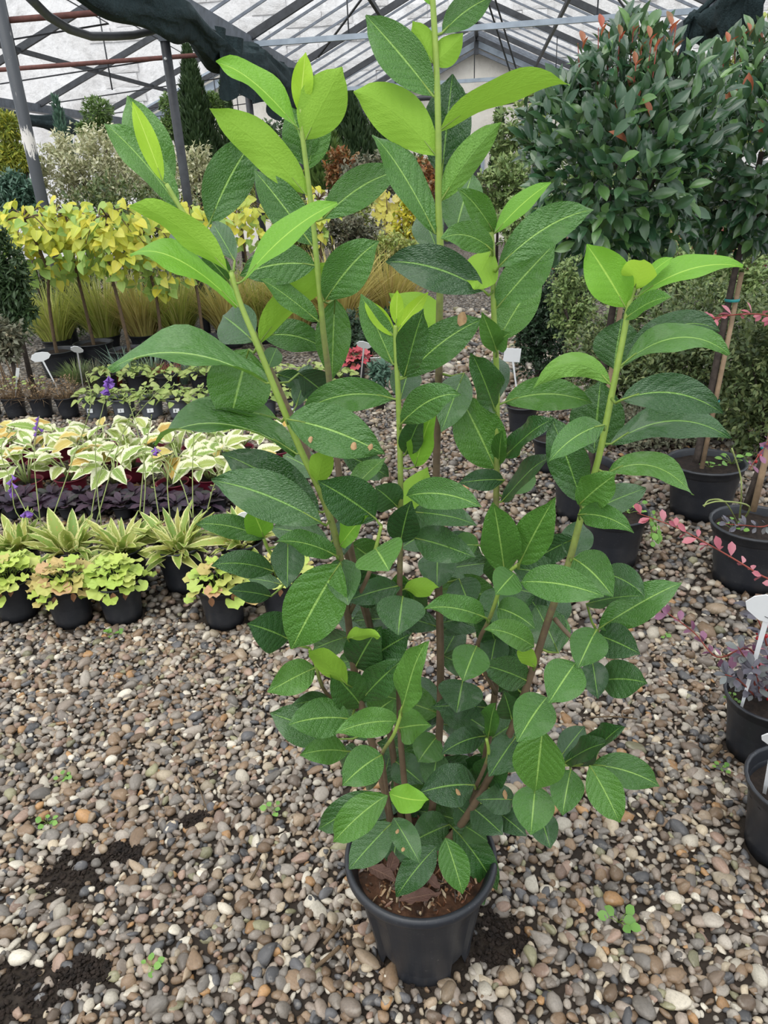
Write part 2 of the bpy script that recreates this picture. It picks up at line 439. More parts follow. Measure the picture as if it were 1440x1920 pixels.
PAL = np.array([(.25,.225,.20),(.17,.155,.14),(.36,.325,.285),(.33,.255,.18),(.24,.165,.105),(.46,.39,.29),(.60,.56,.48),(.20,.135,.085),(.075,.075,.08),(.11,.11,.118),(.30,.21,.165),(.38,.22,.10),(.26,.25,.155),(.52,.475,.40),(.16,.12,.09),(.33,.29,.25),(.21,.18,.155),(.29,.24,.20)])
PW = np.array([1.2,1.2,1,1.2,1,.9,.75,1,.75,.8,1,.28,.45,.7,1,1.1,1.2,1.2]); PW = PW/PW.sum()
PATCH = [(*G(140, 1640)[:2], .10), (*G(240, 1600)[:2], .05), (*G(30, 1870)[:2], .11), (*G(370, 1540)[:2], .04), (*G(920, 1760)[:2], .09), (*G(160, 1830)[:2], .06)]
def lay(y0, y1, sp, size, margin=0.12):
    out = []
    ys = np.arange(y0, y1, sp)
    for y in ys:
        xl = -3.3 if y > 2.3 else None
        # width of the camera's view at this distance plus a margin each side
        half = []
        for px in (-90, 1530):
            d0 = PY(px, 0, max(y, .3)); d1 = PY(px, 1920, max(y, .3)); half += [d0[0], d1[0]]
        x0 = max(min(half), -3.6)-margin; x1 = min(max(half), 2.0)+margin
        xs = np.arange(x0, x1, sp)+rng.uniform(0, sp)
        for x in xs:
            px = x+rng.normal(0, sp*.33); py = y+rng.normal(0, sp*.33)
            ok = all((px-a)**2+(py-c)**2 > (r+.012)**2 for a, c, r in POTS)
            if ok:
                for a, c, r in PATCH:
                    q = ((px-a)**2+((py-c)*1.4)**2)/r**2
                    if q < 1 and rng.random() < 0.93-q*.35: ok = False; break
            if ok: out.append((px, py, size*math.exp(rng.normal(0, .30))))
    return np.array(out)
def pebble_xf(P):
    n = len(P); a = rng.uniform(0, 2*math.pi, n); ti = rng.normal(0, .35, n); tj = rng.normal(0, .35, n)
    ca, sa = np.cos(a), np.sin(a); Rz = np.zeros((n, 3, 3)); Rz[:, 0, 0] = ca; Rz[:, 0, 1] = -sa; Rz[:, 1, 0] = sa; Rz[:, 1, 1] = ca; Rz[:, 2, 2] = 1
    Rx = np.zeros((n, 3, 3)); Rx[:, 0, 0] = 1; Rx[:, 1, 1] = np.cos(ti); Rx[:, 1, 2] = -np.sin(ti); Rx[:, 2, 1] = np.sin(ti); Rx[:, 2, 2] = np.cos(ti)
    Ry = np.zeros((n, 3, 3)); Ry[:, 1, 1] = 1; Ry[:, 0, 0] = np.cos(tj); Ry[:, 0, 2] = np.sin(tj); Ry[:, 2, 0] = -np.sin(tj); Ry[:, 2, 2] = np.cos(tj)
    R = Rx@Ry@Rz
    s = np.column_stack([P[:, 2]*rng.uniform(.85, 1.35, n), P[:, 2]*rng.uniform(.7, 1.0, n), P[:, 2]*rng.uniform(.45, .75, n)])
    L = np.column_stack([P[:, 0], P[:, 1], s[:, 2]*rng.uniform(.35, 1.0, n)])
    c = PAL[rng.choice(len(PAL), n, p=PW)]*rng.uniform(.58, 1.12, (n, 1))*np.array([1.0, .965, .91])
    return L, R, s, np.clip(c, 0, .8)
def peb_mat(name, use_attr):
    t = NT(name)
    c = t.n('ShaderNodeAttribute', attribute_name='col').outputs['Color'] if use_attr else t.n('ShaderNodeObjectInfo').outputs['Color']
    oc = t.coord('Object'); sc = 260 if use_attr else 4.5
    n1 = t.noise(sc, 4, 0.65, oc); n2 = t.noise(sc*.3, 2, 0.5, oc)
    c = t.mix(t.math('MULTIPLY', t.math('SUBTRACT', n1, .45), 2.0, clamp=True), c, t.mix(.55, c, (.03, .027, .025)))
    c = t.mix(t.math('MULTIPLY', t.math('SUBTRACT', n2, .56), 3.0, clamp=True), c, t.mix(.4, c, (.55, .5, .42)))
    t.set(rough=.42, spec=.42, col=c); t.bump(n1, .25, .003); return t.m
M['peb'] = peb_mat('pebble_stone', True); M['peb1'] = peb_mat('pebble_single', False)
def lay_gravel():
    hi = [pebble_tpl(1, 10+i, i % 2 == 0) for i in range(14)]
    lo = [pebble_tpl(0, 40+i, False) for i in range(8)]
    A = np.concatenate([lay(.62, 2.3, .0178, .0106, .65), lay(.62, 2.3, .031, .0124, .65)])
    px = np.array([proj((p[0], p[1], 0)) for p in A])
    vis = (px[:, 0] > 0) & (px[:, 0] < 1440) & (px[:, 1] < 1915)
    rank = np.where(vis, A[:, 2]*1360/np.array([depth((p[0], p[1], 0)) for p in A]), 0)
    top = set(np.argsort(-rank)[:300].tolist())
    rest = np.array([i for i in range(len(A)) if i not in top])
    L, R, s, c = pebble_xf(A)
    me = [tmesh('pebble', (q[0], q[1], [(0.5, .5)]*len(q[0])), M['peb1']) for q in hi]
    for k, i in enumerate(sorted(top)):
        o = obj('pebble', me[k % len(me)], None, floor, mtx(L[i], R[i], s[i])); o.color = (*c[i], 1)
    near = vis[rest]; off = rest[~near]; rest = rest[near]
    sm = scatter_mesh('pebbles', hi, L[rest], R[rest], s[rest], M['peb'], cols=c[rest])
    obj('edge_pebbles', scatter_mesh('pebbles_edge', lo, L[off], R[off], s[off], M['peb'], cols=c[off]), None, floor, kind='stuff')
    obj('loose_pebbles', sm, None, floor, kind='stuff')
    # crumbs of dark soil in the bare patches
    K = []
    for a, c_, r in PATCH+[(XP, YP, .19)]:
        for _ in range(420):
            th = rng.uniform(0, 6.28); q = r*1.05*math.sqrt(rng.random()); x, y = a+q*math.cos(th), c_+q*math.sin(th)/1.3
            if all((x-u)**2+(y-w)**2 > (e+.004)**2 for u, w, e in POTS): K.append((x, y, rng.uniform(.003, .008)))
    K = np.array(K); L, R, s, c = pebble_xf(K); c = np.array([(.03, .024, .019)])*rng.uniform(.4, 1.6, (len(K), 1)); L[:, 2] += rng.uniform(0, .006, len(K))
    obj('soil_crumbs', scatter_mesh('soil_crumbs', [pebble_tpl(0, 140+i, True) for i in range(5)], L, R, s*rng.uniform(.5, 1.3, (len(K), 1)), M['soil'], smooth=False), None, floor, kind='stuff')
    B = lay(2.3, 5.2, .027, .0170, .4); L, R, s, c = pebble_xf(B)
    obj('farther_pebbles', scatter_mesh('pebbles_far', lo, L, R, s, M['peb'], cols=c*.85), None, floor, kind='stuff')
    C = lay(5.2, 9.5, .06, .032); C = C[(C[:, 0] > -1.4) & (C[:, 0] < .9)]; L, R, s, c = pebble_xf(C)
    obj('path_pebbles', scatter_mesh('pebbles_path', lo, L, R, s, M['peb'], cols=c*1.0), None, floor, kind='stuff')

# ---------------------------------------------------------------- far wall
YW = 20.0
wall = thing('wall_back', 'tall limewashed stone wall behind the greenhouse', 'wall', (0, YW, 0)); del wall['category']; struct(wall)
MB().box((-3.5, .3, 5.0), (42, .5, 10.0)).build('masonry', M['wall'], wall)
def block_mesh(seed):
    r = random.Random(seed); b = MB(); w, h, d = .5, .5, .5
    vs = []
    for y, k in ((0.5, 1.0), (-.42, 1.0), (-.5, .93)):
        for x, z in ((-w, -h), (w, -h), (w, h), (-w, h)): vs.append((x*k+r.uniform(-.03, .03), y, z*k*(1 if k == 1 else .97)+r.uniform(-.05, .05)))
    fs = [(8, 9, 10, 11)]
    for a in (0, 4):
        for k in range(4): fs.append((a+k, a+(k+1) % 4, a+4+(k+1) % 4, a+4+k))
    b.add(vs, fs, smooth=False); return b.mesh('stone_block', M['wall'])
blk = [block_mesh(i) for i in range(5)]
z = 3.35; row = 0
while z < 6.9:
    h = random.uniform(.26, .36); x = -10.5+random.uniform(0, .5)
    while x < 7.0:
        w = random.uniform(.45, .95)
        rise = 4.55-abs(x+.17)*.44
        skip = (z < rise and -3.4 < x < 3.0) or random.random() < .5
        if not skip:
            o = obj('stone_block', random.choice(blk), None, wall)
            o.location = (x+w/2, .05-random.uniform(.0, .015), z+h/2); o.scale = (w-.014, .05, h-.014)
        x += w
    z += h
# plastered gable under the roof line
b = MB(); g = [(-3.1, 0), (2.75, 0), (2.75, 3.2), (-.16, 4.48), (-3.1, 3.2)]
b.add([(x, -.06, z) for x, z in g]+[(x, .06, z) for x, z in g], [(0, 1, 2, 3, 4)]+[(k, k+5, (k+1) % 5+5, (k+1) % 5) for k in range(5)], smooth=False)
b.build('gable_plaster', M['plaster'], wall)
b = MB(); g = [(-9.0, 0), (-3.2, 0), (-3.2, 3.1), (-6.1, 4.3), (-9.0, 3.1)]
b.add([(x, -.05, z) for x, z in g]+[(x, .06, z) for x, z in g], [(0, 1, 2, 3, 4)]+[(k, k+5, (k+1) % 5+5, (k+1) % 5) for k in range(5)], smooth=False)
b.build('gable_plaster', M['plaster'], wall)
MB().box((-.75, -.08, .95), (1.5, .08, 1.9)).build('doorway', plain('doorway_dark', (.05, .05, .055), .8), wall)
for k in (-1.52, .02): MB().box((k, -.1, .97), (.09, .12, 1.95)).build('door_post', M['alu'], wall)

# ---------------------------------------------------------------- greenhouse roof frame (open, no glass left in view)
roof = thing('ceiling', 'open greenhouse roof frame of steel rafters and glazing bars', 'roof', (0, 0, 0)); del roof['category']; struct(roof)
GX0, GX1, RX, GZ, RZ = -2.92, 2.62, -.15, 3.12, 4.42
TR = [2.4+2.6*k for k in range(7)]+[19.6]
bay_l = (-8.75, GX0, -5.9)
for x in (GX0, GX1, -8.75):
    b = MB(); w = .13
    pr = [(-w, .10), (-w*.75, -.04), (w*.75, -.04), (w, .10), (w-.025, .10), (w*.6, -.01), (-w*.6, -.01), (-w+.025, .10)]
    ya, yb = 1.5, 19.85; n = len(pr)
    b.add([(x+p, y, GZ+q) for y in (ya, yb) for p, q in pr], [(k, (k+1) % n, (k+1) % n+n, k+n) for k in range(n)]+[tuple(range(n))[::-1], tuple(range(n, 2*n))], smooth=False)
    b.build('gutter', M['steel_grey'], roof)
def bay(x0, x1, xr, y_from):
    for y in TR:
        if y < y_from-1.5: continue
        for xe in (x0, x1):
            MB().beam((xe, y, GZ+.06), (xr, y, RZ), .05, .09).build('rafter', M['steel_dark'], roof)
    y = y_from
    while y < 19.5:
        if min(abs(y-q) for q in TR) > .25:
            for xe in (x0, x1): MB().beam((xe, y, GZ+.13), (xr, y, RZ+.07), .02, .03).build('glazing_bar', M['steel_grey'], roof)
        y += .65
    MB().beam((xr, y_from-1, RZ+.06), (xr, 19.9, RZ+.06), .08, .12).build('ridge_beam', M['steel_dark'], roof)
    for xe in (x0, x1):
        f = .52; MB().beam((xe+(xr-xe)*f, y_from-1.5, GZ+(RZ-GZ)*f-.06), (xe+(xr-xe)*f, 19.9, GZ+(RZ-GZ)*f-.06), .045, .06).build('purlin', M['steel_dark'], roof)
bay(GX0, GX1, RX, 7.0)
# left bay: bare trusses only
for y in TR[1:]:
    for xe in bay_l[:2]: MB().beam((xe, y, GZ+.06), (bay_l[2], y, RZ-.15), .055, .10).build('rafter', M['steel_dark'], roof)
    if y < 11: MB().tube([(bay_l[0], y, GZ-.05), (bay_l[1], y, GZ-.05)], .028, 8).build('tie_rod', M['rust'], roof)
    MB().tube([(bay_l[2], y, GZ-.05), (bay_l[2], y, RZ-.2)], .012, 6).build('hanger_rod', M['steel_dark'], roof)
    MB().tube([(bay_l[0]+.3, y, GZ+.1), (-4.6, y, GZ+.35), (bay_l[2], y, RZ-.2)], .011, 6).build('brace_rod', M['steel_dark'], roof)
for f in (.5,):
    for xe in bay_l[:2]: MB().beam((xe+(bay_l[2]-xe)*f, 5, GZ+(RZ-.15-GZ)*f), (xe+(bay_l[2]-xe)*f, 19.9, GZ+(RZ-.15-GZ)*f), .05, .07).build('purlin', M['steel_dark'], roof)
# ties across the main bay, with king-post rods
for y in (10.2, 15.4):
    MB().beam((GX0+.15, y, GZ+.02), (GX1-.15, y, GZ+.02), .05, .06).build('tie_bar', M['alu'], roof)
    for x in (-1.6, RX, 1.3): MB().tube([(x, y, GZ), (x, y, GZ+.02+(1-abs(x-RX)/2.85)*1.25)], .009, 5).build('hanger_rod', M['steel_dark'], roof)
for a, c in (((RX, 12.8, RZ), (.5, 15.4, GZ+.1)), ((RX+.12, 12.8, RZ), (.62, 15.4, GZ+.1)), ((-2.5, 12.8, GZ+.2), (-.9, 10.2, RZ-.4)), ((.9, 10.2, RZ-.4), (2.3, 12.8, GZ+.2))):
    MB().tube([a, c], .016, 5).build('brace_rod', M['steel_dark'], roof)
# gable trim against the wall, three bars stepped down the slope
for dz, m_, w in ((.0, 'steel_grey', .12), (-.2, 'alu', .16), (-.36, 'steel_grey', .07), (.2, 'steel_grey', .06)):
    for xe in (GX0-.1, GX1+.1): MB().beam((xe, 19.75, GZ+.14+dz), (RX, 19.75, RZ+.12+dz), .08, w).build('gable_bar', M[m_], roof)
for dz in (.0, -.25):
    for xe in bay_l[:2]: MB().beam((xe, 19.75, GZ+.1+dz), (bay_l[2], 19.75, RZ-.1+dz), .08, .17).build('gable_bar', M['alu'], roof)
MB().box((RX, 19.7, RZ-.05), (.1, .1, .55)).build('king_post', M['steel_dark'], roof)
# heating pipes on the far wall
p1 = [PY(560, 254, 19.3), PY(610, 238, 19.3), PY(665, 228, 19.3), PY(720, 198, 19.3), PY(790, 184, 19.3), PY(880, 180, 19.3), PY(1000, 176, 19.3), PY(1065, 176, 19.3)]
MB().tube([p-np.array([0, YW, 0]) for p in p1], .06, 8).build('heating_pipe', M['steel_dark'], wall)
p2 = [PY(900, 200, 19.2), PY(960, 191, 19.2), PY(1065, 185, 19.2)]
MB().tube([p-np.array([0, YW, 0]) for p in p2], .045, 8).build('heating_pipe', M['hose'], wall)

# ---------------------------------------------------------------- posts
def post(x, y, label, mat, ztop=GZ-.03, lean=0.0, r=.045):
    t = thing('steel_post', label, 'post', (x, y, 0))
    MB().tube([(lean, 0, 0), (lean*.5, 0, 1.5), (0, 0, ztop)], r, 12).build('shaft', mat, t)
    b = MB(); b.add([(-.10, -.05, ztop), (.10, -.05, ztop), (.10, .05, ztop), (-.10, .05, ztop), (-.04, -.05, ztop-.28), (.04, -.05, ztop-.28), (.04, .05, ztop-.28), (-.04, .05, ztop-.28)],
        [(0, 1, 2, 3), (7, 6, 5, 4), (0, 4, 5, 1), (1, 5, 6, 2), (2, 6, 7, 3), (3, 7, 4, 0)], smooth=False)
    b.build('bracket', M['steel_grey'], t)
    MB().tube([(0, -r-.012, ztop-.42), (0, -r+.01, ztop-.42)], .012, 8).build('bolt', M['white_tag'], t)
    return t
_pp = PY(40, 200, 7.5)
post(float(_pp[0]), 7.5, 'dark steel roof post with peeling paint beside the yellow-leaved trees', M['peeling'], 3.6, 0, .058)
post(GX0, 7.62, 'dark steel roof post beside the tall conifer cone', M['steel_dark'])
post(GX0, 10.2, 'slim steel roof post behind the conifers', M['steel_dark'])
post(GX0, 12.8, 'dark steel roof post beyond the bunched shade net', M['steel_dark'])
post(GX1, 10.2, 'dark steel roof post rising behind the ball-headed evergreen trees', M['steel_dark'])
post(-8.75, 12.8, 'steel roof post in the far bay behind the variegated shrubs', M['steel_dark'])

# ---------------------------------------------------------------- bunched shade nets
def net(label, x, y0, y1, zf, rf, seed, n=46, m=16, parts=None):
    r = random.Random(seed); b = MB(); vs = []; fs = []
    ph = [r.uniform(0, 6) for _ in range(6)]
    for i in range(n+1):
        t = i/n; y = y0+(y1-y0)*t; zc = zf(t); R = rf(t)
        xo = x+.05*math.sin(t*17+ph[0])
        for k in range(m):
            th = 2*math.pi*k/m
            q = R*(1+.22*math.sin(3*th+9*t+ph[1])+.15*math.sin(5*th-14*t+ph[2])+.08*math.sin(9*th+31*t+ph[3]))
            vs.append((xo+q*.85*math.cos(th), y, zc+q*math.sin(th)*(1.25 if math.sin(th) < 0 else .8)))
    for i in range(n):
        for k in range(m): fs.append((i*m+k, i*m+(k+1) % m, (i+1)*m+(k+1) % m, (i+1)*m+k))
    fs += [tuple(range(m))[::-1], tuple(range(n*m, n*m+m))]
    b.add(vs, fs); o = b.build('shade_net', M['net']); tag(o, label, 'net'); return o
def swag(t): # sags between the posts
    y = 4.2+8.4*t; d = abs(((y-5.02) % 2.6)/2.6-.5)*2
    return 3.02-.10*(1-d*d)-.16*max(0, t-.45)
na = net('black shade net bunched in long swags under the gutter beside the conifers', GX0+.16, 4.2, 12.6, swag, lambda t: .10+.10*max(0, t-.3)+.03*math.sin(t*21)**2, 3, 90, 20)
# loose curtain hanging off the bundle with a scalloped hem
b = MB(); vs = []; n, m = 60, 8
for i in range(n+1):
    t = i/n; y = 8.5+4.0*t; drop = .30+.16*abs(math.sin(t*9))+.10*math.sin(t*23)+.12*t
    for k in range(m+1):
        q = k/m; vs.append((GX0+.21+.06*math.sin(t*40+q*2)-.06*q, y, 3.06-drop*q-.12*q))
fs = [(i*(m+1)+k, i*(m+1)+k+1, (i+1)*(m+1)+k+1, (i+1)*(m+1)+k) for i in range(n) for k in range(m)]
b.add(vs, fs); o = b.build('net_curtain', M['net'], na)
net('black shade net rolled up on the far bay gutter behind the topiary', -8.52, 9, 19, lambda t: 2.90, lambda t: .13+.03*math.sin(t*30), 5, 50, 14)
net('black shade net bundle above the ball-headed evergreen trees', GX1-.24, 8.2, 10.0, lambda t: 2.93-.03*math.sin(t*12), lambda t: .15+.03*math.sin(t*7), 8, 40, 18)
h = [PY(50, -10, 5.6), PY(90, 30, 5.9), PY(130, 55, 6.2), PY(170, 68, 6.6), PY(215, 68, 7.0), PY(250, 66, 7.3), PY(285, 58, 7.7), PY(310, 48, 8.0)]
hs = []
for i in range(len(h)-1):
    for k in range(4): hs.append(h[i]+(h[i+1]-h[i])*k/4)
tag(MB().tube(hs+[h[-1]], .032, 10).build('grey_hose', M['hose']), 'thick grey hose looping under the bunched shade net', 'hose')
c_ = [[PY(1338+k*5, -12, 9.9-.085*k), PY(1305-k*10, 45, 9.9-.085*k), PY(1275+k*8, 100, 9.9-.085*k), PY(1240+k*20, 140, 9.9-.085*k)] for k in range(3)]
for k, c in enumerate(c_):
    tag(MB().tube(c, .03, 6).build('hanging_cable', M['net']), 'black cable looped from the gutter above the ball-headed trees', 'cable', 'black cables at the right gutter')
# ================================================================== THE CHERRY LAUREL
M['l0'] = leaf_mat('laurel_mature', [(.022, .080, .017), (.036, .118, .023), (.056, .155, .028)], under=(.10, .22, .035), rough=.20, spec=.65, trans=.14, veins=8, rib=(.22, .42, .08), bumpy=.6, coat=.35)
M['l1'] = leaf_mat('laurel_mid', [(.054, .162, .022), (.074, .21, .028), (.105, .26, .036)], under=(.15, .33, .035), rough=.24, spec=.6, trans=.20, veins=8, rib=(.33, .55, .12), bumpy=.6, coat=.25)
M['l2'] = leaf_mat('laurel_young', [(.155, .37, .035), (.19, .43, .035), (.22, .46, .04)], under=(.245, .44, .04), rough=.38, spec=.4, trans=.33, veins=8, rib=(.42, .66, .10), bumpy=.3)
M['l3'] = leaf_mat('laurel_tip', [(.36, .60, .035), (.42, .66, .04)], under=(.40, .62, .06), rough=.42, spec=.4, trans=.4, veins=8, rib=(.62, .80, .14), bumpy=.25)
M['brown_leaf'] = leaf_mat('dead_leaf', [(.15, .075, .055), (.22, .11, .08), (.12, .06, .04)], rough=.6, trans=.05, veins=8, rib=(.3, .17, .11), bumpy=.5)
M['brown_spot'] = plain('leaf_blotch', (.22, .10, .045), .6, col2=(.42, .28, .13), scale=120, bump=.1)
PZ = .275
laurel = thing('potted_cherry_laurel', 'tall bushy cherry laurel with glossy green leaves in a black ribbed pot', 'potted plant', (XP, YP, 0))
LB = np.array([XP, YP, 0.0])
def laurel_pot():
    n = 96; b = MB(); vs = []; fs = []
    def panel(th):        # recessed upright panels between raised ones, four of each
        a = ((math.degrees(th)+117) % 90); return 1.0 if a < 66 else 0.0
    prof = [(.105, .0), (.108, .035), (.118, .10), (.129, .17), (.1405, .235)]
    for r, z in prof:
        for k in range(n):
            th = 2*math.pi*k/n; p = panel(th)
            rr = r-(.008 if p < .5 and z < .22 else 0)
            zz = z+(.036 if (z == 0 and p < .5) else 0)
            vs.append((rr*math.cos(th), rr*math.sin(th), zz))
    for r, z in ((.149, .245), (.1555, .250), (.159, .258), (.159, .268), (.1555, .2745), (.150, .2755), (.146, .272), (.1435, .262), (.130, .238), (.108, .165), (.096, .10), (.084, .05)):
        for k in range(n):
            th = 2*math.pi*k/n; vs.append((r*math.cos(th), r*math.sin(th), z))
    m = len(vs)//n
    fs = [(i*n+k, i*n+(k+1) % n, (i+1)*n+(k+1) % n, (i+1)*n+k) for i in range(m-1) for k in range(n)]
    fs.append(tuple((m-1)*n+k for k in range(n)))
    b.add(vs, fs); b.smooth = [i >= 4*n for i in range(len(b.f))]; p = b.build('pot', M['black_plastic'], laurel)
    b = MB(); vs = []; R = 14; n = 30
    for i in range(R+1):
        for k in range(n):
            th = 2*math.pi*k/n; r = .137*i/R
            vs.append((r*math.cos(th), r*math.sin(th), .243+.014*(1-(i/R)**2)+random.uniform(-.005, .006)))
    b.add(vs, [(i*n+k, i*n+(k+1) % n, (i+1)*n+(k+1) % n, (i+1)*n+k) for i in range(R) for k in range(n)])
    soil = b.build('soil', M['mulch'], laurel)
    # bark chips and straw on the compost
    tp = [pebble_tpl(0, 90+i, True) for i in range(5)]; N = 420
    a = rng.uniform(0, 6.28, N); r = .130*np.sqrt(rng.random(N)); L = np.column_stack([r*np.cos(a), r*np.sin(a), .246+.014*(1-(r/.137)**2)+rng.uniform(0, .012, N)])
    Rm = np.array([frame(rand_dir(), rand_dir()) for _ in range(N)])
    s = np.column_stack([rng.uniform(.002, .006, N), rng.uniform(.004, .019, N), rng.uniform(.001, .003, N)])
    pal = np.array([(.22, .105, .05), (.09, .05, .03), (.34, .22, .12), (.05, .03, .02), (.42, .32, .20), (.15, .06, .03)])
    c = pal[rng.choice(6, N)]
    obj('mulch_chips', scatter_mesh('mulch_chips', tp, L, Rm, s, M['peb'], cols=c, smooth=False), None, laurel, kind='stuff')
laurel_pot()

# stems measured on the photograph: pixel x, y and how far in front (-) or behind (+) of the pot axis they stand, in metres
STEMS = {
 1: [(742,1600,.02),(725,1500,0),(702,1410,-.02),(670,1290,-.04),(655,1180,-.05),(641,1060,-.06),(612,950,-.07),(562,840,-.08),(520,740,-.09),(480,640,-.10),(452,572,-.10),(433,510,-.10)],
 2: [(760,1600,.05),(735,1400,.07),(700,1200,.09),(660,1040,.10),(632,860,.11),(616,700,.12),(606,620,.12),(597,520,.12),(588,430,.12),(578,340,.12),(568,262,.12),(563,205,.12)],
 3: [(800,1610,.04),(822,1400,.05),(826,1250,.05),(821,1050,.05),(818,900,.05),(823,700,.04),(824,590,.04),(826,480,.04),(822,380,.04),(822,250,.03),(818,120,.03),(812,10,.03),(808,-40,.03)],
 4: [(775,1610,-.01),(752,1400,-.02),(748,1200,-.02),(750,1060,-.02),(751,900,-.03),(747,750,-.03),(742,640,-.03),(742,610,-.03)],
 5: [(830,1600,.03),(895,1480,.03),(930,1280,.03),(932,1100,.02),(930,960,.02),(932,860,.01),(931,700,.01),(926,590,.0),(924,480,0),(921,432,0)],
 6: [(815,1600,0),(862,1550,-.01),(905,1480,-.02),(950,1390,-.03),(990,1280,-.04),(1032,1150,-.05),(1065,1060,-.05),(1092,960,-.05),(1122,860,-.05),(1147,740,-.05),(1167,640,-.05),(1180,570,-.05),(1190,535,-.05)],
 7: [(715,1250,.12),(650,1040,.13),(590,880,.13),(520,720,.14),(440,545,.14),(390,465,.14),(345,400,.14),(312,345,.14)],
 8: [(930,1300,.0),(895,1222,-.05),(920,1155,-.08),(945,1085,-.10),(972,1058,-.11)],
 9: [(950,1400,-.03),(1010,1425,-.03),(1060,1434,-.04),(1110,1434,-.05)],
 10:[(735,1560,-.03),(720,1440,-.08),(716,1414,-.10),(738,1378,-.12),(750,1345,-.12),(755,1325,-.12)],
 11:[(640,1150,-.02),(560,1080,-.03),(510,1040,-.04),(494,1008,-.05)],
 12:[(670,1330,-.03),(612,1300,-.05),(590,1240,-.06),(580,1215,-.06)],
 13:[(655,1150,-.05),(690,1080,-.09),(704,1030,-.10),(715,985,-.10)],
 14:[(890,1480,-.02),(915,1420,-.07),(912,1385,-.08)],
 15:[(1040,1160,-.05),(1080,1200,-.09),(1120,1185,-.10)],
}
S3 = {}
for k, s in STEMS.items(): S3[k] = [PY(x, y, YP+d) for x, y, d in s]
def smooth_pts(P, n=4):
    P = [np.array(p) for p in P]; out = []
    for i in range(len(P)-1):
        p0, p1, p2, p3 = P[max(i-1, 0)], P[i], P[i+1], P[min(i+2, len(P)-1)]
        for k in range(n):
            t = k/n; out.append(.5*((2*p1)+(-p0+p2)*t+(2*p0-5*p1+4*p2-p3)*t*t+(-p0+3*p1-3*p2+p3)*t**3))
    return out+[P[-1]]
def stem_mat():
    t = NT('laurel_stem'); u = t.n('ShaderNodeSeparateXYZ'); t.l(t.coord('UV'), u.inputs[0])
    n = t.noise(60, 4, .6, t.coord('Object'))
    f = t.math('MULTIPLY', t.math('SUBTRACT', t.math('ADD', u.outputs[1], t.math('MULTIPLY', n, .16)), .48), 4.5, clamp=True)
    br = t.mix(n, (.055, .04, .025), (.20, .13, .075)); gr = t.mix(n, (.16, .25, .04), (.28, .38, .06))
    t.set(rough=.55, col=t.mix(f, br, gr)); t.bump(n, .35, .003); return t.m
M['lstem'] = stem_mat()
for k, P in S3.items():
    q = smooth_pts([p-LB for p in P]); n = len(q)
    r0 = {1:.0085,2:.0075,3:.0085,4:.0065,5:.007,6:.0085,7:.006}.get(k, .0042); r1 = .0034 if k <= 7 else .0026
    MB().tube(q, [r0+(r1-r0)*(i/(n-1))**.8 for i in range(n)], 10).build('stem' if k <= 7 else 'side_shoot', M['lstem'], laurel)

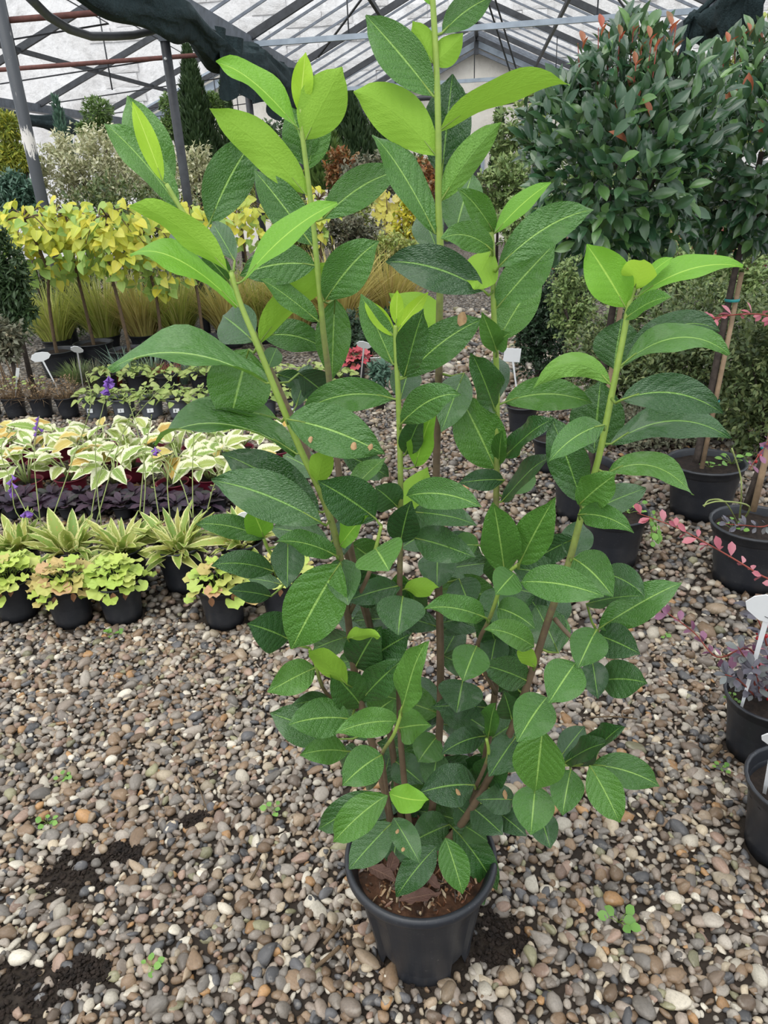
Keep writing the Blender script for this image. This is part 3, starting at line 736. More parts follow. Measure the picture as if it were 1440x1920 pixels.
def prof_laurel(t):           # obovate-elliptic blade with a short drawn-out tip
    w = math.sin(math.pi*min(1, t**.90))**.78
    return w if t < .86 else math.sin(math.pi*.86**.90)**.78*(.18+.82*((1-t)/.14))*(1-t)**.10*1.0+.004
def nearest_on_stem(px, py, only=None):
    best = None
    for k, s in STEMS.items():
        if only and k not in only: continue
        for i in range(len(s)-1):
            a = np.array(s[i][:2], float); c = np.array(s[i+1][:2], float); ab = c-a
            t = max(0, min(1, np.dot([px, py]-a, ab)/np.dot(ab, ab))); q = a+ab*t
            d = math.hypot(px-q[0], py-q[1])
            if best is None or d < best[0]:
                best = (d, S3[k][i]+(S3[k][i+1]-S3[k][i])*t, s[i][2]+(s[i+1][2]-s[i][2])*t, k)
    return best
TARGET = {0: .135, 1: .13, 2: .115, 3: .07}
LEAFN = [0]
def laurel_leaf(bx, by, tx, ty, w, sag=0, fl='0', only=None):
    LEAFN[0] += 1; rr = random.Random(LEAFN[0]*13)
    cls = int(fl[0]); dist, sp, dy, sk = nearest_on_stem(bx, by, only)
    dy += .05*fl.count('b')-.05*fl.count('n')
    B = PY(bx, by, YP+dy); m = mpp(B)
    l2 = math.hypot(tx-bx, ty-by)*m
    k = 0.0 if 'f' in fl else math.sqrt(max(0, (TARGET[cls]/max(l2, .02))**2-1)); k = min(k, 1.1)
    if 'k' in fl: k = 1.5
    v = nrm(CAM-B)
    T = PY(tx, ty, YP+dy)          # same plane, then pushed along the line of sight
    dv = nrm(CAM-T); T = T+dv*(k*l2)*(-1 if ('a' in fl or 'b' in fl) else 1)
    # keep the tip on its line of sight
    Lg = np.linalg.norm(T-B)
    C = (B+T)/2+np.array([0, 0, 1.0])*(sag*m*2+.05*Lg)
    W = max(w*m*1.10, 1e-3); ratio = W/Lg; wreal = max(W, .34*Lg*(0.8 if cls == 3 else 1.0)); wreal = min(wreal, .56*Lg) if ratio < .56 else W
    cr = max(.12, min(1.0, W/wreal)); roll = math.acos(cr)
    if 'u' in fl: roll = math.pi-roll
    tm = nrm(T-B); s0 = nrm(np.cross(tm, v)); n0 = np.cross(s0, tm)
    if n0@v < 0: n0 = -n0
    sg = 1.0
    na = math.cos(roll)*n0+math.sin(roll)*s0; nb = math.cos(roll)*n0-math.sin(roll)*s0
    if nb[2] > na[2]: sg = -1.0
    if 'o' in fl: sg = -sg
    roll *= sg
    ny, nx = 14, 3; tip_d = rr.uniform(.0, .10); vs = []; uv = []; fs = []
    fold = .24+rr.uniform(-.14, .22); wv = rr.uniform(0, 6); wa = rr.uniform(.012, .042); tw = rr.uniform(-.45, .45)
    for i in range(ny+1):
        t = i/ny; p = (1-t)**2*B+2*t*(1-t)*C+t*t*T; d = nrm(2*(1-t)*(C-B)+2*t*(T-C))
        s_ = nrm(np.cross(d, v)); n_ = np.cross(s_, d)
        if n_@v < 0: n_ = -n_; s_ = -s_
        # consistent side vector
        if s_@s0 < 0: s_ = -s_
        a = roll+tw*(t-.5); N = math.cos(a)*n_+math.sin(a)*s_; S = nrm(np.cross(d, N)); 
        hw = max(prof_laurel(t), .03)*wreal/2
        for j in range(-nx, nx+1):
            u = j/nx; x = u*hw
            z = fold*abs(x)+wa*Lg*math.sin(t*11+wv+(1.7 if j > 0 else 0))*u*u-tip_d*Lg*max(0, t-.6)**2*4
            vs.append(p+S*x*(1-.12*abs(u)*fold)+N*z-LB); uv.append((u/2+.5, t))
    c = 2*nx+1
    fs = [(i*c+j, i*c+j+1, (i+1)*c+j+1, (i+1)*c+j) for i in range(ny) for j in range(c-1)]
    b = MB(); b.add(vs, fs, uv)
    lf = b.build('leaf', M['l%d' % cls], laurel)
    # leaf stalk from the stem to the blade, carried on as the raised rib underneath
    d0 = nrm(C-B); gap = np.linalg.norm(sp-B)
    if gap < .10:
        mid = (sp+B)/2-np.array([0, 0, .12*gap]); rp = .0019 if cls < 2 else .0015
        pb = MB().tube([sp-LB, mid-LB, B-LB, B+d0*Lg*.18-LB+np.array([0, 0, -.0005])], [rp*1.25, rp, rp*.9, rp*.4], 6)
        pb.build('leaf_stalk', M['bark_green'], lf)
    return lf, (B, C, T, wreal)

def scab(lf, ti, ui, r):      # brown blotch: a thin scab lying on the blade
    v = lf.data.vertices[ti*7+ui]; n_ = np.array(v.normal); p = np.array(v.co)
    if n_@(CAM-LB-p) < 0: n_ = -n_
    rot = frame(np.cross(n_, [.3, .2, .9]), n_); b = MB()
    vs = [(0, 0, .0016)]+[(r*math.cos(a)*random.uniform(.75, 1.2), r*.7*math.sin(a)*random.uniform(.75, 1.2), .0006) for a in np.linspace(0, 2*math.pi, 11)[:-1]]
    b.add(vs, [(0, 1+k, 1+(k+1) % 10) for k in range(10)])
    return b.build('leaf_blotch', M['brown_spot'], lf, mtx=mtx(p, rot, 1.0), label='brown blotch')
LEAVES = '''
336 391 195 230 56 8 1bf|318 360 236 178 76 0 1bbf|305 340 248 190 34 0 3f|392 421 482 256 78 8 1bf|430 511 246 382 48 14 2uf|445 575 237 468 46 26 2f|456 526 632 380 42 10 2f|486 642 649 489 52 6 2uf|592 498 450 517 68 8 1|597 603 487 520 38 0 1|392 492 315 425 55 0 0b|440 490 396 415 45 0 0b|428 527 376 470 42 0 1n|475 640 415 590 82 0 0b|492 632 613 657 56 12 1b|500 718 200 690 58 34 1f|
467 655 430 796 112 0 1bf|556 851 281 828 50 40 1f|538 786 721 853 88 6 1n|738 748 564 772 62 16 1|602 980 396 900 86 8 0nf|598 960 414 850 78 8 0|623 962 722 856 34 0 1|594 913 610 840 42 0 2u|495 1008 368 982 42 6 1|495 1008 470 950 48 0 2|512 1071 398 1059 48 6 0|540 1010 539 1100 58 0 0|508 1118 430 1107 36 0 0|525 1095 465 1085 32 0 0b|630 1042 518 1014 42 6 1n|612 1012 508 990 60 0 0b|
637 1056 544 1222 108 0 1nf|704 972 598 903 82 0 0|637 1025 684 968 36 0 2|704 1028 728 1068 92 0 1nk|541 1198 467 1170 72 0 0|591 1252 503 1298 58 0 1|650 1283 578 1215 40 0 2un|615 1310 550 1322 32 0 0|631 1386 506 1337 74 0 0|655 1348 541 1359 68 6 1n|744 1353 631 1374 52 6 1nn|651 1409 565 1415 48 4 1n|715 1416 642 1473 68 4 1n|753 1334 790 1209 50 0 1n|749 1365 806 1359 62 0 1n|672 1252 771 1188 66 0 0|678 1312 752 1240 58 0 0|700 1340 737 1312 52 0 1|652 1197 716 1190 22 0 2un|713 1183 634 1150 64 0 0b|755 1119 746 1190 86 0 0n|
779 1009 886 1044 64 0 0|897 1022 842 1025 44 0 1n|912 1159 800 1137 46 4 1n|861 1086 882 1142 62 0 0|757 1105 822 1102 34 0 2u|893 1212 868 1276 68 0 1n|868 1276 856 1336 80 0 0n|915 1327 812 1325 46 0 0|820 1380 784 1428 60 0 1|910 1380 828 1413 44 6 0n|889 1472 788 1486 72 4 0n|738 1425 793 1470 56 0 0|731 1488 800 1500 48 -8 2nn|726 1491 623 1581 64 6 1nn|714 1489 592 1559 56 0 0|734 1543 655 1630 62 0 0n|738 1533 787 1618 46 0 0nn|818 1588 741 1684 54 4 0nn|835 1571 868 1677 54 4 1nn|849 1552 934 1672 60 8 0n|875 1640 908 1697 46 0 0|842 1546 770 1580 66 0 0|745 1565 735 1626 46 0 0|965 1500 898 1500 50 0 0|855 1510 903 1556 52 0 0|870 1548 915 1578 42 0 0|
946 1072 926 945 68 0 1n|973 1059 1036 941 64 0 1n|965 1075 930 1114 58 0 1nn|977 1091 1131 1118 64 6 1nn|1076 1048 1148 1118 74 6 1n|1130 1075 1208 1116 52 6 0|1100 1132 1206 1116 34 0 0|1123 1178 1277 1091 64 0 1|1118 1181 1084 1251 66 0 1n|1120 1190 1198 1225 62 0 0|1122 1277 1214 1281 64 4 0|1110 1236 1121 1310 46 0 0|1080 1242 1029 1318 74 0 1nn|1047 1224 1003 1132 68 0 0a|1002 1213 912 1178 46 4 1nn|932 1140 1001 1176 54 4 1nn|973 1295 918 1198 76 0 0a|1003 1250 973 1213 30 0 2un|1026 1307 970 1391 74 4 1nn|1018 1365 1004 1486 94 4 1nnf|1004 1472 995 1566 72 4 1n|1070 1443 1054 1529 58 2 1n|1106 1436 1162 1544 64 4 1n|1110 1434 1240 1475 58 8 1|1094 1435 1163 1361 36 0 0|1059 1430 1136 1390 36 0 0|1050 1420 1096 1362 46 0 0b|967 1382 917 1456 56 0 0|916 1380 926 1322 30 0 1n|960 1350 945 1298 44 0 0|930 1520 986 1566 44 0 0|1010 1520 1032 1591 50 0 0|
738 630 682 562 30 0 3f|743 608 745 544 24 0 3f|742 623 803 548 26 0 3f|736 682 676 552 50 0 1f|759 705 793 583 54 0 0|750 750 772 678 56 0 0b|760 708 906 599 66 10 1|752 795 857 738 56 10 1n|778 875 812 768 46 0 2|760 852 791 780 42 0 0|870 700 828 809 60 0 0|929 880 860 738 88 0 1f|928 770 886 664 52 0 0|764 930 902 950 56 10 1nn|826 626 733 552 78 0 2ub|935 500 1113 393 66 14 1nf|932 577 1043 455 70 0 1f|932 640 1013 510 66 0 1b|928 437 1033 342 34 4 2f|925 435 862 356 44 4 1|923 470 828 447 48 12 1n|907 545 722 490 78 10 0nf|923 470 888 542 64 0 2u|
812 180 684 28 76 0 1f|812 118 774 40 42 0 2uf|812 118 868 62 46 -6 2uf|829 62 926 -6 50 6 1f|808 10 790 -60 30 0 2f|817 291 663 172 84 14 2uf|826 243 1068 146 44 12 2uf|828 330 849 138 84 0 0bf|826 378 939 228 50 4 1uf|815 437 700 250 56 8 1f|852 442 886 324 76 0 1b|820 470 790 398 60 0 0b|606 410 752 320 64 10 1|610 563 708 453 76 6 1|557 241 404 112 44 12 2f|562 211 573 98 38 0 3f|573 262 642 126 82 0 2uf|574 365 398 207 66 10 2uf|578 312 545 200 60 0 1bbf|576 318 610 205 50 0 1bbf|584 459 476 318 66 0 1|628 560 622 713 64 0 1b|
1173 576 1100 458 76 0 2f|1190 542 1206 486 58 0 3u|1190 545 1262 482 22 4 2f|1195 556 1393 500 40 18 2f|1172 598 1257 555 30 4 1|1168 685 1352 620 48 34 0b|1165 685 1369 664 48 36 1|1150 692 1166 598 80 0 0bbf|1144 720 1000 728 44 38 1uf|945 755 1111 757 60 14 1|1165 750 1356 776 68 22 0nf|1146 832 1369 822 62 34 0f|1113 850 1126 714 90 0 0bbf|1132 797 1030 861 50 8 1n|1090 940 1034 784 68 0 0|1087 945 1152 892 62 0 1n|1142 885 1301 928 46 30 1|1095 965 1216 914 52 0 0b|1085 965 1186 996 44 8 1n|945 858 1031 784 36 0 0|942 940 1029 850 30 0 0|960 925 1004 894 32 0 1b|945 900 860 906 38 0 0n|745 950 704 914 56 0 0|760 960 801 880 52 0 2ub|775 960 891 980 44 0 0|935 870 940 810 26 0 1|932 660 905 590 38 0 1n|925 650 956 624 40 0 1n|935 750 935 664 40 0 0b|555 762 583 680 38 0 0b|560 700 611 740 60 0 0b|503 690 520 650 34 0 0b|520 702 571 720 34 0 0b|520 785 332 768 34 6 1b|600 890 525 850 56 0 0b|640 850 731 895 52 0 0b
'''
BLOTCH = [(538, 786, 4, 5, .005), (538, 786, 10, 4, .006), (538, 786, 12, 3, .005), (889, 1472, 5, 2, .007), (760, 708, 11, 1, .010), (738, 1533, 4, 4, .004), (738, 1533, 9, 5, .004), (965, 1500, 4, 4, .009), (500, 718, 11, 2, .004)]
for row_ in LEAVES.replace('\n', '').split('|'):
    q = row_.split()
    if len(q) < 7: continue
    lf_, _ = laurel_leaf(*[float(x) for x in q[:6]], q[6])
    for bx_, by_, ti_, ui_, r_ in BLOTCH:
        if abs(float(q[0])-bx_) < 1 and abs(float(q[1])-by_) < 1: scab(lf_, ti_, ui_, r_)
# darker leaves in the depth of the bush, seen between the front ones
rl = random.Random(5)
for i in range(170):
    k = rl.choice([1, 2, 3, 4, 5, 6, 3, 5]); s = STEMS[k]
    yv = rl.uniform(1010, 1560) if i < 150 else rl.uniform(700, 1000)
    x = np.interp(-yv, [-p[1] for p in s], [p[0] for p in s])
    a = rl.uniform(0, 2*math.pi); L = rl.uniform(75, 125)
    tx, ty = x+math.cos(a)*L, yv+math.sin(a)*L*.75
    lim = 90+ (1560-yv)*.05
    if LEAFN[0] >= 300: break
    if not (505 < tx < 1190): continue
    if ty > 1600 or (ty > 1480 and abs(tx-790) > 190): continue
    laurel_leaf(x, yv, tx, ty, rl.uniform(40, 68), 0, rl.choice(['0b', '0bb', '0bba', '0ba', '1b', '0']), only=[k])
# fallen brown leaves lying in the pot
dl = leaf_template(prof_laurel, 8, 2, fold=.25, bend=.10, wave=.05, L=1, W=.42, seed=3)
dlm = tmesh('dead_leaf', dl, M['brown_leaf'])
for px, py, ang, L, lb in ((748, 1690, 20, .085, 'broad flat brown fallen leaf lying at the front of the laurel pot'), (690, 1625, -30, .075, 'curled reddish brown fallen leaf lying against the rim inside the laurel pot'), (728, 1640, 75, .062, 'narrow upright brown fallen leaf standing in the laurel pot mulch'), (825, 1668, 140, .06, 'pale tan fallen leaf among straw in the laurel pot')):
    p = G(px, py, .274); a = math.radians(ang); rot = frame([math.cos(a), math.sin(a), .25 if L < .08 else .05], [0, -.2, 1], random.uniform(-.5, .5))
    tag(obj('fallen_leaf', dlm, None, None, mtx(p, rot, L)), lb, 'leaf')
# ================================================================== POTS AND LEFT-HAND PLANT ROWS
def pot_mesh(rt, h, mat, taper=.76, n=26, band=True, double=False):
    rb = rt*taper; b = MB()
    pr = [(rb, 0)]
    for f in (.2, .5, .78): pr.append((rb+(rt*.94-rb)*f, h*f))
    pr += [(rt*.94, h*.84), (rt*.985, h*.86), (rt*.99, h*.955), (rt*1.04, h*.965), (rt*1.05, h*.985), (rt*1.03, h), (rt*.985, h), (rt*.965, h*.97), (rb*.97, h*.03)] if band else \
          [(rt*.97, h*.93), (rt*1.04, h*.95), (rt*1.05, h*.985), (rt*1.02, h), (rt*.97, h), (rt*.95, h*.96), (rb*.97, h*.03)]
    b.lathe(pr, n); return b.mesh('pot', mat)
def soil_mesh(r, mat, n=18):
    b = MB(); R = 4; vs = [(0, 0, .01)]
    for i in range(1, R+1):
        for k in range(n):
            a = 2*math.pi*k/n; vs.append((r*i/R*math.cos(a), r*i/R*math.sin(a), random.uniform(-.006, .008)))
    fs = [(0, 1+k, 1+(k+1) % n) for k in range(n)]
    for i in range(R-1):
        for k in range(n): a = 1+i*n; fs.append((a+k, a+n+k, a+n+(k+1) % n, a+(k+1) % n))
    b.add(vs, fs); return b.mesh('soil', mat)
_pc = {}
FOOT = []        # (thing, footprint radius, may be nudged)
def add_pot(t, rt, h, mat='black_plastic', taper=.76, fill=.86, band=True, soil='soil', tilt=None):
    k = (rt, h, mat, taper, band)
    if k not in _pc: _pc[k] = pot_mesh(rt, h, M[mat], taper, band=band)
    p = obj('pot', _pc[k], None, t)
    k2 = ('s', rt, soil)
    if k2 not in _pc: _pc[k2] = soil_mesh(rt*.93, M[soil])
    s = obj('soil', _pc[k2], None, t); s.location = (0, 0, h*fill)
    FOOT.append((t, rt*1.05, rt*taper))
    return p
def leaf_parts(t, meshes, specs, name='leaf'):
    for i, (loc, d, up, roll, sc) in enumerate(specs):
        obj(name, meshes[i % len(meshes)], None, t, mtx(loc, frame(d, up, roll), sc))

# ---- lime and peach coral bells (round scalloped leaves)
M['heu'] = leaf_mat('coral_bells_lime', [(.40, .55, .09), (.52, .62, .12), (.46, .60, .13), (.62, .64, .18)], rough=.55, trans=.2, veins=0, bumpy=.5)
M['heu_p'] = leaf_mat('coral_bells_peach', [(.58, .52, .16), (.62, .42, .18), (.50, .54, .13), (.60, .33, .19), (.54, .58, .15)], rough=.55, trans=.2, veins=0, bumpy=.5)
M['heu_r'] = leaf_mat('coral_bells_red', [(.45, .05, .07), (.62, .16, .17), (.35, .03, .05)], rough=.5, trans=.2, veins=0, bumpy=.5)
hl = [lobed_template(seed=i, lobes=5+i % 3, ruffle=.10+.03*i) for i in range(4)]
HM = {k: [tmesh('leaf', q, M[k]) for q in hl] for k in ('heu', 'heu_p', 'heu_r')}
def heuchera(px, py, label, mixm, r=.092, h=.175, n=46, spread=.125, z0=None, group='coral bells along the front of the plant bed', sz=.075):
    p = G(px, py); t = thing('potted_coral_bells', label, 'potted plant', p, group)
    add_pot(t, r, h); R = random.Random(int(px*7+py))
    zt = h*.9
    for i in range(n):
        f = math.sqrt((i+.5)/n); a = i*2.399+R.uniform(-.3, .3); rr = spread*f
        loc = (rr*math.cos(a), rr*math.sin(a), zt+.095*(1-f*f)+R.uniform(-.012, .02)-(.02 if f > .93 else 0))
        d = nrm([math.cos(a), math.sin(a), .35-.75*f]); up = nrm([.35*math.cos(a)*f, .35*math.sin(a)*f-.15, 1])
        m = HM['heu'] if R.random() > mixm else HM['heu_p']
        obj('leaf', R.choice(m), None, t, mtx(loc, frame(d, up, R.uniform(-.35, .35)), sz*R.uniform(.75, 1.2)))
    b = MB()
    for i in range(14):
        a = i*2.399; q = spread*.75*math.sqrt((i+.5)/14)
        b.tube([(.012*math.cos(a), .012*math.sin(a), zt-.02), (q*.5*math.cos(a), q*.5*math.sin(a), zt+.05), (q*math.cos(a), q*math.sin(a), zt+.075)], .0018, 4)
    b.build('leaf_stalks', M['bark_green'], t)
    for i in range(3):      # withered leaves hanging over the rim
        a = -math.pi/2+R.uniform(-.9, .9); loc = (r*1.03*math.cos(a), r*1.08*math.sin(a), h*.98)
        obj('withered_leaf', R.choice(WL), None, t, mtx(loc, frame([math.cos(a)*.2, math.sin(a)*.2-.1, -1], [math.cos(a), math.sin(a), .2], R.uniform(-.6, .6)), R.uniform(.03, .045)))
    return t
M['wither'] = leaf_mat('withered', [(.20, .095, .04), (.36, .17, .08), (.13, .06, .03)], rough=.7, trans=.1, veins=0, bumpy=.6)
WL = [tmesh('withered_leaf', leaf_template(lambda t: prof_ellip(t, .8), 5, 2, fold=.5, bend=.2, wave=.06, W=.6, seed=i), M['wither']) for i in range(2)]
heuchera(38, 1152, 'lime green coral bells in a black pot at the edge of the front row', .10)
heuchera(140, 1163, 'peach tinted coral bells in a black pot between two lime green ones', .72)
heuchera(234, 1157, 'bright lime coral bells in a dusty black pot with withered leaves over its rim', .03, n=38, spread=.115)
heuchera(424, 1165, 'lime coral bells with peach lower leaves standing apart next to the laurel', .38, n=36)
heuchera(534, 1150, 'small coral bells half hidden behind the laurel leaves', .45, n=22)

# ---- narrow-leaved variegated plantain lilies
M['nh'] = leaf_mat('narrow_hosta', [(.26, .38, .07), (.40, .46, .10), (.20, .33, .06), (.55, .52, .14)], rough=.45, trans=.25, veins=0, bumpy=.3, margin=(.76, .74, .33), margin_w=.66, spots=(.52, .28, .08))
NH = [tmesh('leaf', leaf_template(lambda t: prof_ellip(t, .85)**.8, 7, 2, fold=.5, bend=b_, wave=.02, W=.24+.03*i, seed=i), M['nh']) for i, b_ in enumerate((.15, .35, .55, .28))]
M['fl'] = leaf_mat('purple_bell', [(.20, .08, .42), (.30, .14, .55), (.14, .05, .30)], rough=.5, trans=.3, veins=0, bumpy=.2)
def bell_mesh():
    b = MB(); n = 8; vs = []
    for r, z in ((.08, 0), (.10, .25), (.20, .55), (.24, .75), (.36, 1.0)):
        for k in range(n):
            a = 2*math.pi*k/n; q = r*(1+(.25*math.cos(3*a) if z == 1 else 0)); vs.append((q*math.cos(a), z+0*a, q*math.sin(a)))
    b.add(vs, [(i*n+k, i*n+(k+1) % n, (i+1)*n+(k+1) % n, (i+1)*n+k) for i in range(4) for k in range(n)], [(.5, .5)]*len(vs)); return b.mesh('flower', M['fl'])
BELL = bell_mesh()
M['stalk'] = plain('flower_stalk', (.28, .34, .10), .6, col2=(.16, .19, .07), scale=30, bump=.1)
def flower_stalk(t, pts, nfl, seed, spread=.03, size=.032):
    """scape measured as pixel points and distances, with hanging purple bells at its tip"""
    L = np.array(t.location); P = smooth_pts([PY(x, y, Y)-L for x, y, Y in pts], 5)
    n = len(P); o = MB().tube(P, [.0028-.0014*i/n for i in range(n)], 5).build('flower_stalk', M['stalk'], t)
    R = random.Random(seed)
    for i in range(nfl):
        q = P[-1]-(P[-1]-P[-3])*(i/max(1, nfl))*1.6; a = R.uniform(0, 6.28)
        obj('flower', BELL, None, o, mtx(q, frame([math.cos(a)*.6, math.sin(a)*.6, -.7], [0, 0, 1]), size*R.uniform(.7, 1.1)))
    if nfl == 0:
        b = MB()
        for i in range(7):
            q = P[-1-i]; a = R.uniform(0, 6.28); e = q+np.array([math.cos(a)*.014, math.sin(a)*.014, .008]); b.tube([q, e], [.002, .003], 4)
        b.build('seed_pods', M['stalk'], o)
def narrow_hosta(px, py, label, n=60, r=.095, h=.20, spread=.16, stalks=(), pot=True):
    p = G(px, py); t = thing('potted_plantain_lily', label, 'potted plant', p, 'narrow-leaved variegated lilies behind the coral bells')
    if pot: add_pot(t, r, h)
    R = random.Random(int(px*3+py))
    for i in range(n):
        a = i*2.399+R.uniform(-.4, .4); el = math.radians(R.uniform(15, 80)); L = R.uniform(.09, .19)
        base = (.05*math.sqrt(R.random())*math.cos(a), .05*math.sqrt(R.random())*math.sin(a), h*.88)
        obj('leaf', R.choice(NH), None, t, mtx(base, frame([math.cos(a)*math.cos(el), math.sin(a)*math.cos(el), math.sin(el)], [-math.cos(a)*.3, -math.sin(a)*.3-.2, 1], R.uniform(-.7, .7)), (L*R.uniform(.8, 1.1), L, L)))
    for k, (pts, nf) in enumerate(stalks): flower_stalk(t, pts, nf, k+int(px))
    return t
narrow_hosta(50, 1096, 'bushy variegated plantain lily with several flower stalks behind the lime green coral bells', 72, stalks=(
    ([(80, 1010, 2.62), (70, 930, 2.72), (64, 850, 2.85), (74, 690+90, 2.95)], 5), ([(95, 1000, 2.62), (60, 960, 2.6), (45, 960, 2.55)], 8),
    ([(88, 1000, 2.62), (130, 880, 2.8), (170, 760, 2.9), (160, 700, 2.95)], 0), ([(70, 1000, 2.62), (20, 900, 2.8), (2, 840, 2.85), (28, 800, 2.9)], 0), ([(75, 1005, 2.62), (30, 960, 2.62), (22, 890, 2.66)], 5)))
narrow_hosta(148, 1098, 'small variegated plantain lily behind the peach coral bells', 36, stalks=(
    ([(165, 1010, 2.62), (190, 880, 2.8), (255, 780, 2.95), (330, 700, 3.0)], 0), ([(172, 1010, 2.62), (215, 860, 2.8), (235, 800, 2.9), (270, 735, 2.95)], 0)))
narrow_hosta(246, 1100, 'variegated plantain lily with a tall purple flower spike behind the bright lime coral bells', 62, stalks=(
    ([(190, 985, 2.62), (181, 900, 2.72), (180, 820, 2.82), (194, 760, 2.92), (203, 705, 2.95)], 17), ([(268, 975, 2.62), (272, 880, 2.75), (250, 780, 2.9), (236, 745, 2.95)], 0), ([(262, 960, 2.62), (272, 850, 2.75), (284, 780, 2.85)], 0)))
narrow_hosta(350, 1098, 'variegated plantain lily in a tall black pot standing in full view', 62, r=.105, h=.205, stalks=(
    ([(320, 980, 2.62), (314, 900, 2.72), (328, 840, 2.8), (330, 800, 2.85)], 0), ([(360, 970, 2.62), (338, 900, 2.72), (300, 850, 2.8), (290, 838, 2.82)], 6), ([(362, 970, 2.62), (361, 880, 2.72), (364, 810, 2.8)], 0), ([(300, 980, 2.62), (288, 900, 2.7), (285, 850, 2.75)], 0), ([(388, 960, 2.62), (398, 920, 2.65), (412, 880, 2.72)], 0)))
narrow_hosta(462, 1088, 'sparse variegated plantain lily next to the laurel', 34, spread=.12)

# ---- bugleweed, dark purple rosettes
M['aj'] = leaf_mat('bugle', [(.045, .022, .045), (.075, .035, .06), (.05, .045, .07), (.095, .055, .085), (.06, .07, .055)], rough=.35, spec=.5, trans=.06, veins=6, rib=(.12, .04, .09), bumpy=.7)
AJ = [tmesh('leaf', leaf_template(lambda t: prof_ellip(t, 1.3)**.7+.08, 6, 2, fold=.3, bend=b_, wave=.03, W=.46, seed=i), M['aj']) for i, b_ in enumerate((.1, .3, .45))]
M['aj_l'] = ['deep purple', 'slate purple', 'plum coloured', 'blackish purple']
ajs = [(2+51*k, 954) for k in range(9)]+[(-22+51*k, 970) for k in range(9)]
for i, (px, py) in enumerate(ajs):
    p = G(px, py); t = thing('potted_bugle', 'dark purple bugle rosette in a low black pot between the lily rows', 'potted plant', p, 'dark purple bugle plants between the lily rows')
    add_pot(t, .05, .07, fill=.9); R = random.Random(i)
    for k in range(15):
        f = math.sqrt((k+.5)/15); a = k*2.399; el = math.radians(72-62*f+R.uniform(-10, 10)); L = .055+.05*f*R.uniform(.7, 1.1)
        obj('leaf', R.choice(AJ), None, t, mtx((.02*f*math.cos(a), .02*f*math.sin(a), .066+.03*(1-f)), frame([math.cos(a)*math.cos(el), math.sin(a)*math.cos(el), math.sin(el)], [0, -.1, 1], R.uniform(-.4, .4)), L))

# ---- big hostas with cream margins in burgundy pots
M['ho'] = leaf_mat('hosta', [(.40, .52, .12), (.30, .46, .09), (.50, .55, .15), (.24, .40, .08)], rough=.5, trans=.3, veins=7, rib=(.62, .70, .34), bumpy=.5, margin=(.92, .90, .64), margin_w=.46)
M['ho_y'] = leaf_mat('hosta_turning', [(.72, .46, .07), (.62, .40, .10), (.70, .58, .16)], rough=.6, trans=.25, veins=7, rib=(.8, .66, .3), bumpy=.5, margin=(.78, .70, .36), margin_w=.6)
hw_ = lambda t: (math.sin(math.pi*min(1, t**.72))**.8 if t < .93 else math.sin(math.pi*.93**.72)**.8*(1-t)/.07)
HOT = [leaf_template(hw_, 8, 3, fold=.35, bend=b_, wave=.03, W=.62, seed=i) for i, b_ in enumerate((.25, .5, .75, .4))]
HO = [tmesh('leaf', q, M['ho']) for q in HOT]; HOY = [tmesh('leaf', q, M['ho_y']) for q in HOT[:2]]
M['ho_s'] = plain('hosta_stalk', (.42, .50, .20), .5, col2=(.30, .38, .13), scale=30, bump=.1)
hostas = [(-12, 930), (58, 932), (140, 925), (222, 932), (326, 938), (398, 925), (470, 930), (86, 893), (-2, 895), (165, 890), (252, 900), (345, 912), (425, 895), (40, 865), (122, 862), (205, 865), (290, 868), (372, 866), (452, 868), (525, 872)]
HORD = {}
for lo_, hi_ in ((920, 999), (880, 920), (0, 880)):
    for o_, i_ in enumerate(sorted([i for i, q in enumerate(hostas) if lo_ < q[1] <= hi_], key=lambda i: -hostas[i][0])): HORD[i_] = ['first', 'second', 'third', 'fourth', 'fifth', 'sixth', 'seventh', 'eighth'][o_]
for i, (px, py) in enumerate(hostas):
    p = G(px, py); R = random.Random(i+50); row = 0 if py > 920 else 1 if py > 880 else 2
    t = thing('potted_hosta', 'cream edged hosta, %s from the laurel in %s' % (HORD[i], ['the row touching the purple bugle', 'the middle hosta row', 'the hosta row nearest the grey pots'][row]), 'potted plant', p, ['hostas behind the bugle', 'hostas in the middle rows', 'hostas near the grey pots'][row])
    add_pot(t, .088, .105, 'burgundy_plastic', .8, .8, band=False); n = R.randint(9, 13)
    for k in range(n):
        a = k*2.399+R.uniform(-.4, .4); el = math.radians(R.uniform(40, 78)); s = R.uniform(.06, .12)*math.cos(el)*2.0
        tip = np.array([math.cos(a)*s*.9, math.sin(a)*s*.9, .10+R.uniform(.07, .14)])
        base = np.array([.012*math.cos(a), .012*math.sin(a), .09])
        d = nrm([math.cos(a)*.9, math.sin(a)*.9, R.uniform(-.15, .75)]); L = R.uniform(.115, .17)
        m = R.choice(HOY) if R.random() < .13 else R.choice(HO)
        lf = obj('leaf', m, None, t, mtx(tip, frame(d, [-.2*math.cos(a), -.2*math.sin(a)-.25, 1], R.uniform(-.5, .5)), L))
        sk = MB().tube([base, (base+tip)/2+np.array([0, 0, .015]), tip], [.006, .004, .0035], 5).build('leaf_stalk', M['ho_s'], t)

